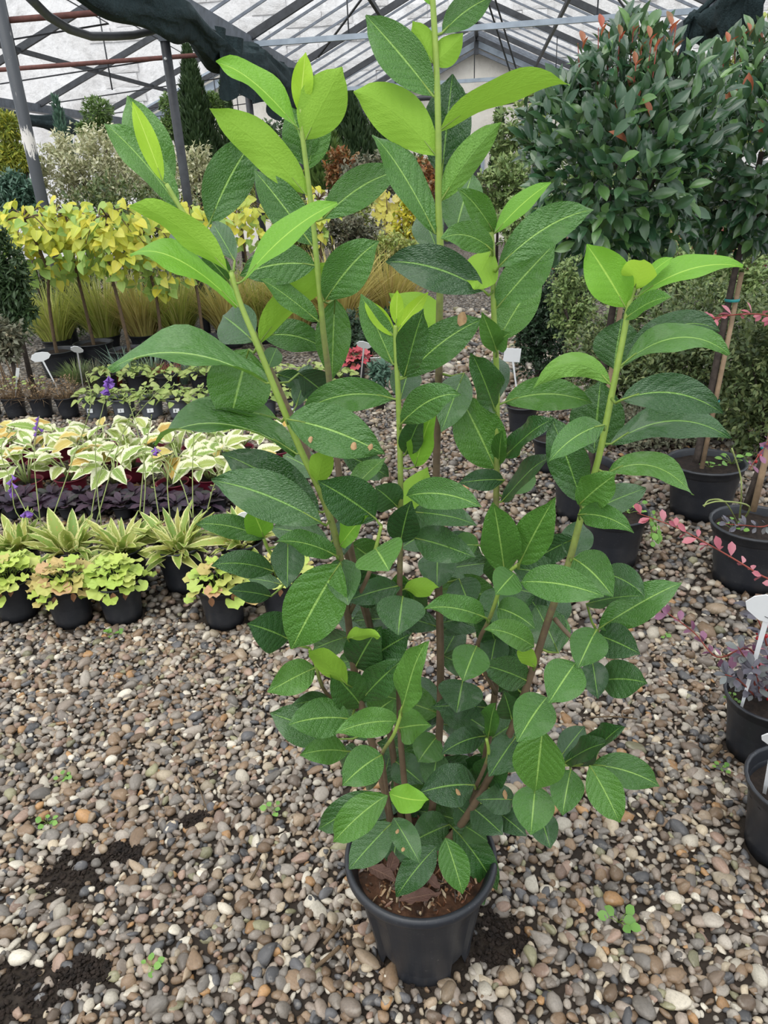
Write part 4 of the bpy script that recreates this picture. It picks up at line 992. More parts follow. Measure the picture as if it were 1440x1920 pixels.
# ---- grey pots with small yellow-green plants
M['br'] = leaf_mat('yellowgreen_small', [(.36, .46, .12), (.46, .54, .16), (.27, .40, .09), (.52, .56, .22)], rough=.5, trans=.2, veins=5, rib=(.6, .65, .3), bumpy=.6)
BR = [tmesh('leaf', leaf_template(lambda t: prof_ellip(t, .7)**.7, 5, 2, fold=.35, bend=b_, wave=.02, W=.8, seed=i), M['br']) for i, b_ in enumerate((.2, .45))]
def small_green(px, py, label, r=.092, h=.158, mat='grey_plastic', n=38, group=None, sticker=True, hh=.10, ms=None):
    p = G(px, py); t = thing('potted_perennial', label, 'potted plant', p, group); pot = add_pot(t, r, h, mat, .76)
    R = random.Random(int(px)*5+int(py))
    for k in range(n):
        f = math.sqrt((k+.5)/n); a = k*2.399+R.uniform(-.4, .4); rr = (r+.03)*f
        obj('leaf', R.choice(ms or BR), None, t, mtx((rr*math.cos(a), rr*math.sin(a), h*.93+hh*(1-f*f)*R.uniform(.5, 1.1)), frame([math.cos(a), math.sin(a), R.uniform(-.3, .5)], [math.cos(a)*.3, math.sin(a)*.3-.3, 1], R.uniform(-.5, .5)), R.uniform(.045, .072)))
    b = MB()
    for k in range(9):
        a = k*2.399; q = r*.7*math.sqrt((k+.5)/9); b.tube([(0, 0, h*.84), (q*.6*math.cos(a), q*.6*math.sin(a), h*.93+hh*.4), (q*math.cos(a), q*math.sin(a), h*.93+hh*.6)], .002, 4)
    b.build('shoots', M['bark_green'], t)
    if sticker:
        a = math.radians(-90+R.uniform(-5, 18)); rm = r*.86
        s = MB().box((0, 0, 0), (.045, .004, .030)).build('sticker', M['white_tag'], pot); s.location = (rm*math.cos(a)*1.0, rm*math.sin(a)*1.0-.004, h*.5); s.rotation_euler = (math.radians(-13), 0, a+math.pi/2)
        for q in range(3):
            w_ = MB().box((0, 0, 0), (.004, .002, .018)).build('bar_print', M['ink'], pot); w_.location = (s.location.x-.014+.006*q, s.location.y-.0022, s.location.z); w_.rotation_euler = s.rotation_euler
    return t
ORD = ['first', 'second', 'third', 'fourth', 'fifth', 'sixth', 'seventh', 'eighth', 'ninth']
for k_, px in enumerate((184, 236, 288, 340, 392, 444, 499, 551)):
    small_green(px, 783, '%s grey pot from the dried plants, stickered, with a yellow-green small leaved plant' % ORD[k_], group='yellow-green plants in grey pots')
# second row of the same plants behind, in view above the first
for k_, (px, py) in enumerate(((205, 735), (262, 735), (318, 738), (380, 735), (440, 735), (530, 738), (590, 735), (640, 742))):
    small_green(px, py, 'yellow-green plant behind the grey pots, %s of its rank from the dried plants' % ORD[k_], mat='black_plastic', sticker=False, n=30, group='yellow-green plants behind the grey pots')

# ---- dry brown plants in black pots left of the grey ones
M['dry'] = leaf_mat('dry_twigs', [(.16, .10, .055), (.28, .18, .09), (.11, .07, .04), (.34, .24, .13)], rough=.8, trans=.1, veins=0, bumpy=.2)
M['grn'] = leaf_mat('fresh_small', [(.22, .38, .10), (.30, .46, .14), (.14, .28, .07)], rough=.5, trans=.2, veins=0, bumpy=.3)
blade = [leaf_template(lambda t: (1-t)**.6, 5, 1, fold=.4, bend=b_, W=.026) for b_ in (.08, .2, .4, .6)]
small = [leaf_template(lambda t: prof_ellip(t, .9)**.8, 2, 1, fold=.4, bend=.15, W=.5)]
def blades(n, r0, L0, L1, seed, zb=0.0, el0=40, el1=88, cw=1.0):
    R = np.random.default_rng(seed); a = R.uniform(0, 2*math.pi, n); el = np.radians(R.uniform(el0, el1, n)); q = r0*np.sqrt(R.random(n))
    loc = np.column_stack([q*np.cos(a), q*np.sin(a), np.full(n, zb)])
    rot = frames(np.column_stack([np.cos(a)*np.cos(el), np.sin(a)*np.cos(el), np.sin(el)]), np.tile([0, 0, 1.0], (n, 1)), R.uniform(-.5, .5, n))
    L = R.uniform(L0, L1, n); return loc, rot, np.column_stack([L*cw, L, L])
def cloud(n, c, rad, seed, size, outward=.8, shell=.55):
    R = np.random.default_rng(seed); d = R.normal(size=(n, 3)); d /= np.linalg.norm(d, axis=1)[:, None]
    q = (shell+(1-shell)*R.random(n))**.6; q = np.where(R.random(n) < .25, R.random(n), q)
    bump = 1+.13*np.sin(d@np.array([3.1, 5.3, 2.2])*1.7+seed)+.1*np.sin(d@np.array([-4.1, 2.3, 6.2])*1.6+seed*2)
    loc = np.array(c)+d*q[:, None]*np.array(rad)*bump[:, None]
    dd = d*outward+R.normal(size=(n, 3))*.55+np.array([0, 0, .25])
    rot = frames(dd, d+np.array([0, -.3, .8]), R.uniform(-.6, .6, n))
    return loc, rot, R.uniform(.7, 1.25, n)*size
def sprays(n, c, rad, seed, size, per=11, up=.35):
    R = np.random.default_rng(seed); nt = max(6, n//per); rad = np.array(rad)
    d = R.normal(size=(nt, 3)); d /= np.linalg.norm(d, axis=1)[:, None]
    q = np.where(R.random(nt) < .72, R.uniform(.62, .92, nt), R.uniform(.1, .6, nt))
    lump = 1+.15*np.sin(d@np.array([3.1, 5.3, 2.2])*1.3+seed)+.12*np.sin(d@np.array([-4.1, 2.3, 6.2])*1.2+seed*2)
    st = np.array(c)+d*(q*lump)[:, None]*rad
    td = d*.7+R.normal(size=(nt, 3))*.45+np.array([0, 0, up]); td /= np.linalg.norm(td, axis=1)[:, None]
    ln = R.uniform(.16, .42, nt)*rad.mean()
    t = (np.arange(per)+.5)/per; loc = (st[:, None]+td[:, None]*(ln[:, None]*t)[:, :, None]).reshape(-1, 3)
    N = len(loc); T = np.repeat(td, per, 0); D = T*.6+R.normal(size=(N, 3))*.6
    return loc+R.normal(size=(N, 3))*size*.25, frames(D, T*.2+np.array([0, -.3, 1.0])+R.normal(size=(N, 3))*.3, R.uniform(-.5, .5, N)), R.uniform(.65, 1.3, N)*size
for i, px in enumerate((-14, 33, 83, 132)):
    t = thing('potted_dry_plant', ['dry brown twiggy plant in a black pot beside the grass stems', 'reddish brown dried plant in a black pot', 'dried plant with a few fresh leaves in a black pot under a white label', 'low withered plant in a black pot next to the grey pots'][i], 'potted plant', G(px, 782), 'dried plants in black pots')
    add_pot(t, .088, .165)
    l, r_, s = blades(150, .07, .08, .22, i, .14, 20, 85, .7); obj('dry_stems', scatter_mesh('dry_stems', blade, l, r_, s, M['dry']), None, t, kind='stuff')
    l, r_, s = cloud(150, (0, 0, .24), (.10, .095, .08), i+9, .025); obj('dry_foliage', scatter_mesh('dry_foliage', small, l, r_, s, M['dry']), None, t, kind='stuff')
    if i in (1, 2):
        for k in range(9):
            a = k*2.4; obj('leaf', BR[0], M['grn'], t, mtx((.05*math.cos(a), .05*math.sin(a)-.03, .23+.01*k), frame([math.cos(a), math.sin(a), .3], [0, -.3, 1]), .04))

# ---- white plant labels on stakes
def label_stake(top, foot, text, kind='leaf', w=.05, h=.035, ang=0, marks=0, name='plant_label', dead=False):
    """stake from foot (world) to top (world) carrying a flat head"""
    top = np.array(top); foot = np.array(foot); t = thing(name, text, 'plant label', foot)
    d = nrm(top-foot); side = nrm(np.cross(d, nrm(CAM-top))); nn = np.cross(side, d)
    if nn@(CAM-top) < 0: nn = -nn
    b = MB(); a0 = foot-foot; a1 = top-foot; q = .0065
    b.add([a0-side*q*.6, a0+side*q*.6, a1+side*q, a1-side*q, a0-side*q*.6-nn*.004, a0+side*q*.6-nn*.004, a1+side*q-nn*.004, a1-side*q-nn*.004], [(0,1,2,3),(7,6,5,4),(0,4,5,1),(1,5,6,2),(2,6,7,3),(3,7,4,0)], smooth=False)
    b.build('stake', M['white_tag'], t)
    ca, sa = math.cos(math.radians(ang)), math.sin(math.radians(ang)); U = side*ca+d*sa; W = d*ca-side*sa
    if kind == 'leaf': out = [(-w, 0), (-w*.75, h*.45), (-w*.3, h*.62), (w*.3, h*.55), (w*.8, h*.35), (w, 0), (w*.7, -h*.4), (0, -h*.6), (-w*.7, -h*.45)]
    elif kind == 'round': out = [(w*.9*math.cos(k*.628), h*math.sin(k*.628)) for k in range(10)]
    else: out = [(-w, -h), (w, -h), (w, h), (-w, h)]
    c = top-foot+d*h*.5+nn*.002; n = len(out)
    fr = [c+U*x+W*y for x, y in out]; bk = [p-nn*.003 for p in fr]
    hb = MB(); hb.add(fr+bk, [tuple(range(n)), tuple(range(2*n-1, n-1, -1))]+[(k, k+n, (k+1) % n+n, (k+1) % n) for k in range(n)], smooth=False)
    hd = hb.build('label_head', M['white_tag'], t)
    for k in range(marks):
        mb = MB(); x0 = -w*.5+w*1.0*(k/max(1, marks)); p0 = c+U*x0+W*(-h*.35)+nn*.0012; p1 = c+U*(x0+w*.18*(1 if k % 2 else -1)+w*.1)+W*(h*.35)+nn*.0012
        mb.beam(p0, p0+(p1-p0)*.45, max(.0010, w*.035), .0008); mb.build('pen_mark', M['ink'], hd)
    return t
label_stake(PY(80, 676, 5.05), G(124, 776)+np.array([0, 0, .135]), 'white leaf-shaped label on a leaning stake in the dried plant pots', 'leaf', .072, .062, -8)
label_stake(PY(145, 660, 5.5), G(150, 702, .15)*np.array([1, 1, 0]), 'white leaf-shaped label on an upright stake before the yellow tree pots', 'leaf', .055, .06, -38)
label_stake(PY(32, 706, 5.08), G(36, 779)+np.array([0, 0, .135]), 'small white tag stuck among dry brown stems', 'square', .012, .05, 0)
label_stake(PY(553, 588, 7.6), PY(556, 640, 7.6), 'white paddle-shaped label before the straw coloured grass', 'round', .062, .055, 0, 2)
label_stake(PY(682, 652, 5.3), G(673, 728, .05)*np.array([1, 1, 0]), 'white bent label on a tall stake beside the red coral bells', 'leaf', .058, .06, -12, 0)
label_stake(PY(703, 675, 5.35), G(704, 706, .08)*np.array([1, 1, 0]), 'small white written label behind the red coral bells', 'square', .034, .034, 0, 4)
label_stake(PY(961, 672, 4.6), G(972, 808)+np.array([0, 0, .155]), 'white square label tilted on a stake in a black pot beside the gravel path', 'square', .052, .045, -14, 0)
label_stake(PY(459, 975, 2.60), G(470, 1088)+np.array([0, 0, .165]), 'white label on a leaning stake half hidden by the laurel near the sparse plantain lily', 'round', .035, .03, 0)
# ================================================================== RIGHT-HAND SIDE
M['ph'] = leaf_mat('photinia', [(.022, .060, .026), (.040, .10, .036), (.028, .078, .036), (.065, .14, .044), (.12, .24, .055)], under=(.09, .16, .07), rough=.22, spec=.6, trans=.10, veins=0, bumpy=.25)
M['ph_r'] = leaf_mat('photinia_new', [(.42, .07, .035), (.30, .12, .05), (.50, .14, .06), (.22, .13, .05)], rough=.4, trans=.3, veins=0, bumpy=.2)
PHT = [leaf_template(lambda t: prof_ellip(t, 1.1)**.75, 5, 2, fold=.4, bend=b_, W=.46, stalk=.12, seed=i) for i, b_ in enumerate((.1, .25, .4))]
PH = [tmesh('leaf', q, M['ph']) for q in PHT]; PHR = [tmesh('young_leaf', q, M['ph_r']) for q in PHT]
def photinia(label, crown_px, base_px, Y, r, pot, seed, trunk, stake=True, flat=1.0, Yc=None):
    base = G(*base_px); t = thing('standard_photinia_tree', label, 'potted tree', base)
    add_pot(t, *pot); B = base
    Yc = Yc or Y; c = PY(*crown_px, Yc)-B; R = np.random.default_rng(seed)
    P = smooth_pts([PY(x, y, Y+(Yc-Y)*i/len(trunk))-B for i, (x, y) in enumerate(trunk)]+[c], 4)
    MB().tube(P, [.017-.006*i/len(P) for i in range(len(P))], 10).build('trunk', M['bark_dark'], t)
    n = 2300; d = R.normal(size=(n, 3)); d /= np.linalg.norm(d, axis=1)[:, None]
    lump = 1+.10*np.sin(d@np.array([4.2, 2.1, 5.0])+seed)+.09*np.sin(d@np.array([-6., 5., 3.])+2*seed)
    q = np.where(R.random(n) < .7, .80+.24*R.random(n), .35+.5*R.random(n))
    pos = c+d*(q*lump)[:, None]*r*np.array([1.0, 1.0, flat])
    tocam = nrm(CAM-(B+c)); score = (d@tocam)+q*1.4+R.random(n)*.3
    order = np.argsort(-score); big = order[:285]
    up_ = np.where(d[:, 2] > -.2, .75, .15)
    def ori(i): return frame(d[i]*.7+R.normal(size=3)*.5+np.array([0, 0, up_[i]]), d[i]*.6+np.array([0, -.35, .7]), R.uniform(-.5, .5))
    sz = R.uniform(.058, .088, n)
    for i in big:
        new = d[i, 2] > .1 and R.random() < .08
        obj('young_leaf' if new else 'leaf', (PHR if new else PH)[R.integers(3)], None, t, mtx(pos[i], ori(i), sz[i]))
    rest = order[285:]
    obj('inner_leaves', scatter_mesh('inner_leaves', PHT, pos[rest], np.array([ori(i) for i in rest]), sz[rest], M['ph']), None, t, kind='stuff')
    # upright new shoots on top
    for k in range(24):
        a = R.uniform(0, 6.28); e = R.uniform(.15, .9); p0 = c+np.array([math.cos(a)*r*e*.9, math.sin(a)*r*e*.9, r*math.sqrt(1-e*e*.8)*.85]); h = R.uniform(.08, .17)
        o = MB().tube([p0, p0+np.array([math.cos(a)*.02, math.sin(a)*.02, h])], [.003, .0015], 5).build('shoot', M['bark_red'], t)
        for j in range(7):
            b_ = j*2.4; f = (j+1)/7; el = .5+.8*f
            obj('young_leaf', (PHR if (f > .72 and R.random() < .75) else PH)[R.integers(3)], None, o, mtx(p0+np.array([0, 0, h*f]), frame([math.cos(b_)*math.cos(el), math.sin(b_)*math.cos(el), math.sin(el)], [0, 0, 1], 0), .048*R.uniform(.7, 1.1)))
    # branch fan
    fork = P[-1]-np.array([0, 0, r*.75])
    for k in range(14):
        dd = rand_dir(); dd[2] = abs(dd[2])*.8+.05; e = c+nrm(dd)*r*.75*np.array([1, 1, flat])-np.array([0, 0, .1])
        MB().tube(smooth_pts([fork, fork+(e-fork)*.5+np.array([0, 0, -.04]), e], 3), [.007, .006, .0055, .005, .0045, .004, .003][:7], 5).build('branch', M['bark_dark'], t)
    if stake:
        s = [p+np.array([.022, -.02, 0]) for p in (P[0]-np.array([0, 0, .02]), P[int(len(P)*.6)])]
        MB().tube(s, .011, 8).build('cane', M['cane'], t)
        for f in (.2, .48): q = P[int(len(P)*f)]; MB().lathe([(.030, -.006), (.033, 0), (.030, .006)], 12, q+np.array([.01, -.01, 0]), False).build('tie_band', M['tie'], t)
    return t
photinia('ball-headed evergreen tree with red new shoots tied to a cane, over the gravel path', (1158, 300), (1088, 965), 3.3, .335, (.15, .27), 3, [(1104, 905), (1118, 780), (1142, 620), (1160, 520), (1176, 440)], flat=1.12, Yc=3.16)
photinia('ball-headed evergreen tree with red new shoots on a leaning cane in the large black pot', (1428, 285), (1310, 960), 3.3, .37, (.175, .27), 4, [(1305, 868), (1330, 750), (1355, 620), (1378, 510), (1398, 430)], flat=1.12, Yc=3.56)

# ---- weeds in the pots (they moved in by themselves)
M['weed'] = leaf_mat('clover_weed', [(.16, .34, .06), (.22, .42, .08), (.12, .27, .05)], rough=.5, trans=.25, veins=0, bumpy=.2)
WEED = tmesh('leaf', leaf_template(lambda t: prof_ellip(t, .9)**.5, 4, 2, fold=.2, bend=.1, W=.85), M['weed'])
def weed(p, label, n, rad, size, seed, hang=0.0, group=None, arc=None):
    t = thing('weed_seedling', label, 'weed', p, group); R = random.Random(seed); b = MB()
    for k in range(n):
        a = k*2.399+R.uniform(-.5, .5)
        if arc: a = math.radians(arc[0]+arc[1]*math.sin(a))      # trails outwards only
        q = rad*math.sqrt((k+.6)/n); e = np.array([q*math.cos(a)*(.6 if arc else 1), q*math.sin(a)*(.6 if arc else 1), R.uniform(.3, 1)*rad*.7-hang*q])
        b.tube([(0, 0, 0), e*.6+np.array([0, 0, .004]), e], max(.0006, size*.035), 4)
        obj('leaf', WEED, None, t, mtx(e, frame([math.cos(a), math.sin(a), .2-hang], [0, -.4, 1], R.uniform(-.4, .4)), size*R.uniform(.7, 1.2)))
    b.build('stems', M['bark_green'], t); return t

# ---- plain black pots in the middle distance
def bare_pot(px, py, r, h, label, z=0):
    t = thing('black_pot', label, 'plant pot', G(px, py)); add_pot(t, r, h); return t
bare_pot(1145, 1050, .135, .235, 'black pot full of soil with clover spilling over its rim')
_bp = G(1145, 1050); weed(_bp+np.array([.139*math.cos(math.radians(-25)), .139*math.sin(math.radians(-25)), .237]), 'clover weed trailing over the rim of a black pot', 16, .08, .028, 2, 1.6, arc=(-25, 50))
weed(_bp+np.array([.06, .04, .207]), 'tuft of chickweed on the soil of the black pot with clover', 12, .07, .022, 3)
weed(_bp+np.array([-.07, .05, .207]), 'small weed seedling beside the laurel on soil of the black pot', 8, .04, .02, 4)
weed(G(1372, 870, .24), 'round-leaved weed at the back rim of the large tree pot', 9, .06, .032, 5)
weed(G(1330, 878, .235), 'tiny weed seedling beside the leaning tree trunk', 6, .035, .02, 6)
bare_pot(1035, 880, .12, .20, 'small black pot tucked between the path and the tree pots')
bare_pot(978, 812, .10, .19, 'black pot holding the tilted white label beside the path')

# ---- barberries: slender arching shoots of pink and purple leaves
M['bb_p'] = leaf_mat('barberry_pink', [(.42, .10, .13), (.52, .17, .20), (.36, .08, .12), (.55, .24, .27)], rough=.45, trans=.25, veins=0, bumpy=.2)
M['bb_v'] = leaf_mat('barberry_violet', [(.20, .07, .14), (.28, .12, .20), (.16, .06, .11)], rough=.45, trans=.2, veins=0, bumpy=.2)
M['bb_g'] = leaf_mat('barberry_greypurple', [(.10, .095, .12), (.16, .15, .18), (.075, .07, .09), (.17, .19, .18), (.11, .06, .08)], rough=.45, trans=.12, veins=0, bumpy=.2)
BBT = leaf_template(lambda t: prof_ellip(t, 1.35)**.7, 4, 2, fold=.25, bend=.12, W=.55)
BB = {k: tmesh('leaf', BBT, M[k]) for k in ('bb_p', 'bb_v', 'bb_g')}
M['berry'] = plain('red_berry', (.42, .012, .018), .25, .6, bump=0)
_v, _f = ico(1); BERRY = tmesh('berry', (_v*np.array([1, 1, 1.5]), _f, [(.5, .5)]*len(_v)), M['berry'])
def shoot(t, pts, mat, n, size, seed, r=.0035, berries=0, per=3):
    B = np.array(t.location); P = smooth_pts([np.array(p)-B for p in pts], 6); m = len(P)
    o = MB().tube(P, [r*(1-.6*i/m) for i in range(m)], 6).build('shoot', M['bark_red'], t); R = random.Random(seed)
    for i in range(n):
        f = (i+.5)/n; x = f*(m-1); k = int(x); q = P[k]+(P[min(k+1, m-1)]-P[k])*(x-k); tn = nrm(P[min(k+1, m-1)]-P[max(k-1, 0)])
        for j in range(per):
            a = R.uniform(0, 6.28); s = nrm(np.cross(tn, rand_dir()))
            obj('leaf', BB[mat], None, o, mtx(q+s*.003, frame(s*.8+tn*.45+np.array([0, 0, .15]), [0, -.4, 1], R.uniform(-.6, .6)), size*R.uniform(.7, 1.2)))
        if berries and i % 3 == 0:
            for j in range(berries):
                s = rand_dir()*.012; obj('berry', BERRY, None, o, mtx(q+s-np.array([0, 0, .014]), np.eye(3), .0045))
    return o
# pot standing before the tree pots
t = thing('potted_barberry', 'barberry on a short stake in a black pot with a pink leaved shoot held high', 'potted plant', G(1398, 1088)); add_pot(t, .165, .265)
S = lambda px, py, Y: PY(px, py, Y)
Bl = np.array(t.location)
MB().tube([S(1398, 955, 2.72)-Bl, S(1420, 890, 2.72)-Bl, S(1462, 780, 2.75)-Bl, S(1500, 690, 2.75)-Bl], [.016, .014, .012, .01], 8).build('trunk', M['bark_dark'], t)
MB().tube([S(1412, 958, 2.68)-Bl, S(1450, 800, 2.68)-Bl], .012, 8).build('cane', M['cane'], t)
MB().lathe([(.030, -.006), (.033, 0), (.030, .006)], 12, S(1443, 838, 2.70)-Bl, False).build('tie_band', M['tie'], t)
shoot(t, [S(1500, 690, 2.75), S(1500, 620, 2.6), S(1440, 592, 2.5), S(1380, 590, 2.45), S(1335, 598, 2.42), S(1306, 605, 2.4)], 'bb_p', 15, .036, 5)
shoot(t, [S(1450, 800, 2.7), S(1440, 830, 2.6), S(1425, 850, 2.55), S(1405, 880, 2.5)], 'bb_v', 5, .03, 6, .003, 4, 3)
shoot(t, [S(1470, 950, 2.6), S(1440, 985, 2.5), S(1395, 985, 2.48), S(1360, 982, 2.47)], 'bb_g', 7, .032, 7, .003, 0, 4)
weed(G(1398, 1088)+np.array([-.085, .0, .230]), 'grass weed and seedlings on the soil of the barberry pot', 7, .045, .02, 8)
gw = thing('grass_weed', 'long pale grass blade arching out of the barberry pot', 'weed', G(1385, 985, .229))
for pts in ([(1385, 985, 2.55), (1390, 930, 2.55), (1388, 890, 2.55), (1372, 840, 2.55)], [(1385, 985, 2.55), (1360, 942, 2.5), (1330, 938, 2.5), (1320, 950, 2.48)], [(1385, 985, 2.55), (1405, 950, 2.5), (1350, 940, 2.45), (1318, 948, 2.42)]):
    MB().tube(smooth_pts([np.zeros(3)]+[S(*q)-np.array(gw.location) for q in pts[1:]], 5), .003, 4).build('blade', M['stalk'], gw)
# pot with purple-grey barberry and a leaning white label
t2 = thing('potted_barberry', 'purple-grey barberry with red berries in a black pot with a leaning white label', 'potted plant', G(1424, 1405)); add_pot(t2, .118, .20)
shoot(t2, [S(1425, 1300, 1.80), S(1425, 1250, 1.78), S(1400, 1215, 1.72), S(1345, 1232, 1.75), S(1300, 1185, 1.80), S(1245, 1145, 1.85)], 'bb_v', 13, .034, 11, .0035, 0, 3)
shoot(t2, [S(1430, 1300, 1.82), S(1450, 1200, 1.80), S(1470, 1110, 1.80), S(1420, 1075, 1.85), S(1345, 1030, 1.95), S(1270, 990, 2.05), S(1195, 962, 2.15)], 'bb_p', 22, .036, 12, .0038, 0, 2)
for k, pts in enumerate(([(1420, 1300, 1.76), (1405, 1250, 1.70), (1385, 1215, 1.66)], [(1432, 1300, 1.76), (1440, 1230, 1.7), (1425, 1170, 1.68), (1400, 1125, 1.7)], [(1415, 1305, 1.74), (1385, 1275, 1.66), (1360, 1265, 1.64)], [(1440, 1300, 1.76), (1448, 1250, 1.68), (1440, 1215, 1.66)], [(1425, 1305, 1.74), (1420, 1270, 1.66), (1410, 1250, 1.63)])):
    shoot(t2, [S(*q) for q in pts], 'bb_g', 6, .034, 20+k, .003, 3 if k in (1, 3) else 0, 4)
label_stake(S(1436, 1165, 1.63), G(1390, 1326, .175), 'large white label with grey scribble on a leaning stake in the purple barberry pot', 'leaf', .046, .085, 70, 2)
weed(G(1372, 1312, .175), 'tiny seedling inside the purple barberry pot', 7, .018, .010, 31)
# nearest pot, cut by the frame
t3 = thing('potted_sapling', 'black pot with a bare young stem close to the purple barberry', 'potted plant', G(1478, 1590)); add_pot(t3, .125, .215, 'black_plastic', .80, .78)
MB().tube([np.array([0, 0, .17]), np.array([.01, 0, .30]), np.array([.03, .02, .42])], [.005, .004, .003], 8).build('stem', M['bark_brown'], t3)
for k in range(8):
    a = k*2.4; obj('leaf', BB['bb_g'], None, t3, mtx((.01+.002*k, .002*k, .26+.02*k), frame([math.cos(a), math.sin(a), .4], [0, -.3, 1]), .04))
label_stake(S(1452, 1395, 1.30), G(1432, 1492, .16), 'white label with a black mark on a stake in the sapling pot', 'leaf', .030, .040, 70, 4)

# ---- seedlings and bits on the gravel
for i, (px, py, s, lb) in enumerate(((1160, 1730, .020, 'broad weed seedling on the gravel beside the laurel pot'), (1240, 1192, .014, 'small green seedling on the gravel under the violet barberry shoot'), (1352, 1442, .012, 'small bright seedling on the gravel before the barberry pot'), (90, 1545, .014, 'pair of green seedlings on the gravel before the coral bells'), (285, 1815, .013, 'tiny seedling in the bare soil patch of the gravel'), (512, 1520, .014, 'lone green seedling on the gravel beside the laurel'), (120, 1460, .012, 'faint seedling in the gravel before the peach coral bells'), (215, 1190, .018, 'weed seedling at the foot of the bright lime coral bells'))):
    weed(G(px, py, .012), lb, 6, s*1.3, s*1.25, 60+i)
for i, (p0, p1, r, lb) in enumerate((((607, 1770), (642, 1728), .004, 'short brown twig on the gravel beside the laurel pot'), ((590, 1815), (637, 1775), .005, 'dark broken twig on the gravel beside the laurel pot'), ((650, 1785), (655, 1822), .0022, 'pale straw on the gravel beside the laurel pot'), ((352, 1440), (388, 1520), .0018, 'thin dry stalk lying on the gravel'), ((1105, 1345), (1195, 1348), .0025, 'dark thin twig across the gravel by the laurel'), ((470, 1650), (488, 1612), .0035, 'reddish splinter of wood on the gravel'), ((1330, 1420), (1352, 1398), .006, 'piece of bark beside the barberry pot'))):
    a, c = G(*p0, .022), G(*p1, .024); m_ = (a+c)/2+np.array([.006, 0, .006])
    tag(MB().tube(smooth_pts([a, m_, c], 4), r, 6).build('twig', M['bark_brown'] if i != 2 else M['cane']), lb, 'twig')
# ================================================================== BACKGROUND PLANTING
def bushmat(key, cols, **k):
    M[key] = leaf_mat(key, cols, veins=0, rough=k.pop('rough', .5), trans=k.pop('trans', .2), bumpy=.2, **k); return M[key]
bushmat('var', [(.60, .57, .33), (.76, .72, .50), (.32, .36, .16), (.50, .50, .27), (.82, .79, .60), (.24, .28, .12)])
bushmat('con_d', [(.030, .065, .024), (.065, .115, .038), (.045, .085, .03)])
bushmat('con_g', [(.10, .19, .045), (.18, .28, .06), (.06, .12, .03)])
bushmat('con_y', [(.34, .38, .05), (.20, .28, .04), (.52, .48, .05), (.10, .16, .03)])
bushmat('con_b', [(.07, .15, .10), (.12, .22, .15), (.05, .11, .07)])
bushmat('yel', [(.66, .58, .05), (.50, .55, .06), (.74, .60, .06), (.36, .48, .06), (.72, .45, .07)], trans=.3)
bushmat('yg', [(.28, .36, .08), (.40, .44, .11), (.18, .26, .06), (.46, .42, .16)])
bushmat('cot', [(.065, .11, .04), (.15, .20, .065), (.09, .14, .045), (.27, .31, .11), (.04, .07, .028)])
bushmat('box', [(.022, .050, .024), (.040, .080, .034), (.018, .04, .02)])
bushmat('mid', [(.17, .26, .08), (.27, .37, .12), (.11, .18, .055), (.38, .44, .17)])
bushmat('org', [(.48, .20, .05), (.38, .13, .05), (.30, .20, .08), (.22, .16, .08)])
bushmat('red', [(.34, .05, .05), (.44, .12, .08), (.22, .06, .05), (.20, .18, .07)])
bushmat('dull', [(.15, .16, .10), (.22, .22, .14), (.10, .11, .07), (.30, .25, .16)])
bushmat('straw', [(.62, .53, .18), (.72, .62, .22), (.48, .45, .13), (.54, .40, .18)], trans=.35)
bushmat('grs', [(.42, .48, .10), (.54, .56, .14), (.30, .37, .08), (.62, .55, .22)], trans=.35)
bushmat('bluegr', [(.17, .26, .20), (.24, .33, .26)])
mleaf = [leaf_template(lambda t: prof_ellip(t, .85)**.7, 3, 1, fold=.35, bend=.2, W=.6)]
needle = [leaf_template(lambda t: (1-t)**.5, 3, 1, fold=.5, bend=.15, W=.28), leaf_template(lambda t: prof_ellip(t, .8), 3, 1, fold=.3, bend=.3, W=.35)]
BUSH = []
def bush(name, label, cat, px, py, Y, rx, ry, mat, n, size, seed, kind='cloud', group=None, stem=True, ryd=None, tpl=None):
    """px,py crown centre; rx,ry half extents in pixels, turned into metres at distance Y"""
    c = PY(px, py, Y); m = mpp(c); base = np.array([c[0], c[1], 0.0]); t = thing(name, label, cat, base, group)
    RX_, RZ_ = rx*m, ry*m; tp = tpl or small
    if kind == 'cloud': l, r_, s = sprays(n, (0, 0, c[2]), (RX_, RX_*(ryd or .55), RZ_), seed, size); BUSH.append((t, c, np.array([RX_, RX_*(ryd or .55), RZ_])))
    else:   # cone
        R = np.random.default_rng(seed); h = R.random(n)**1.5; a = R.uniform(0, 2*math.pi, n); q = (1-h)**.8*RX_*(1-.35*R.random(n)**2)*(1+.12*np.sin(a*5+h*30))
        l = np.column_stack([q*np.cos(a), q*np.sin(a), c[2]-RZ_+2*RZ_*h])
        r_ = frames(np.column_stack([np.cos(a)*.7+R.normal(size=n)*.2, np.sin(a)*.7+R.normal(size=n)*.2, np.full(n, .8)]), np.column_stack([np.cos(a), np.sin(a), np.full(n, .2)]), R.uniform(-.6, .6, n)); s = R.uniform(.7, 1.3, n)*size
    l[:, 2] = np.where(l[:, 2] < .05, .05+np.minimum(.25, (.05-l[:, 2])*.5), l[:, 2])       # nothing grows below the ground
    obj('foliage', scatter_mesh('foliage', tp, l, r_, s, M[mat]), None, t, kind='stuff')
    if stem:
        b = MB(); b.tube([(0, 0, 0), (.02, 0, max(.05, c[2]-RZ_*.3))], [.03, .012], 6)
        R = random.Random(seed)
        for k in range(7):
            a = R.uniform(0, 6.28); z0 = max(.03, c[2]-RZ_*.8); b.tube([(0, 0, z0), (RX_*.6*math.cos(a), RX_*.5*math.sin(a), c[2]+RZ_*R.uniform(-.2, .5))], [.012, .004], 5)
        b.build('branches', M['bark_dark'], t)
    return t
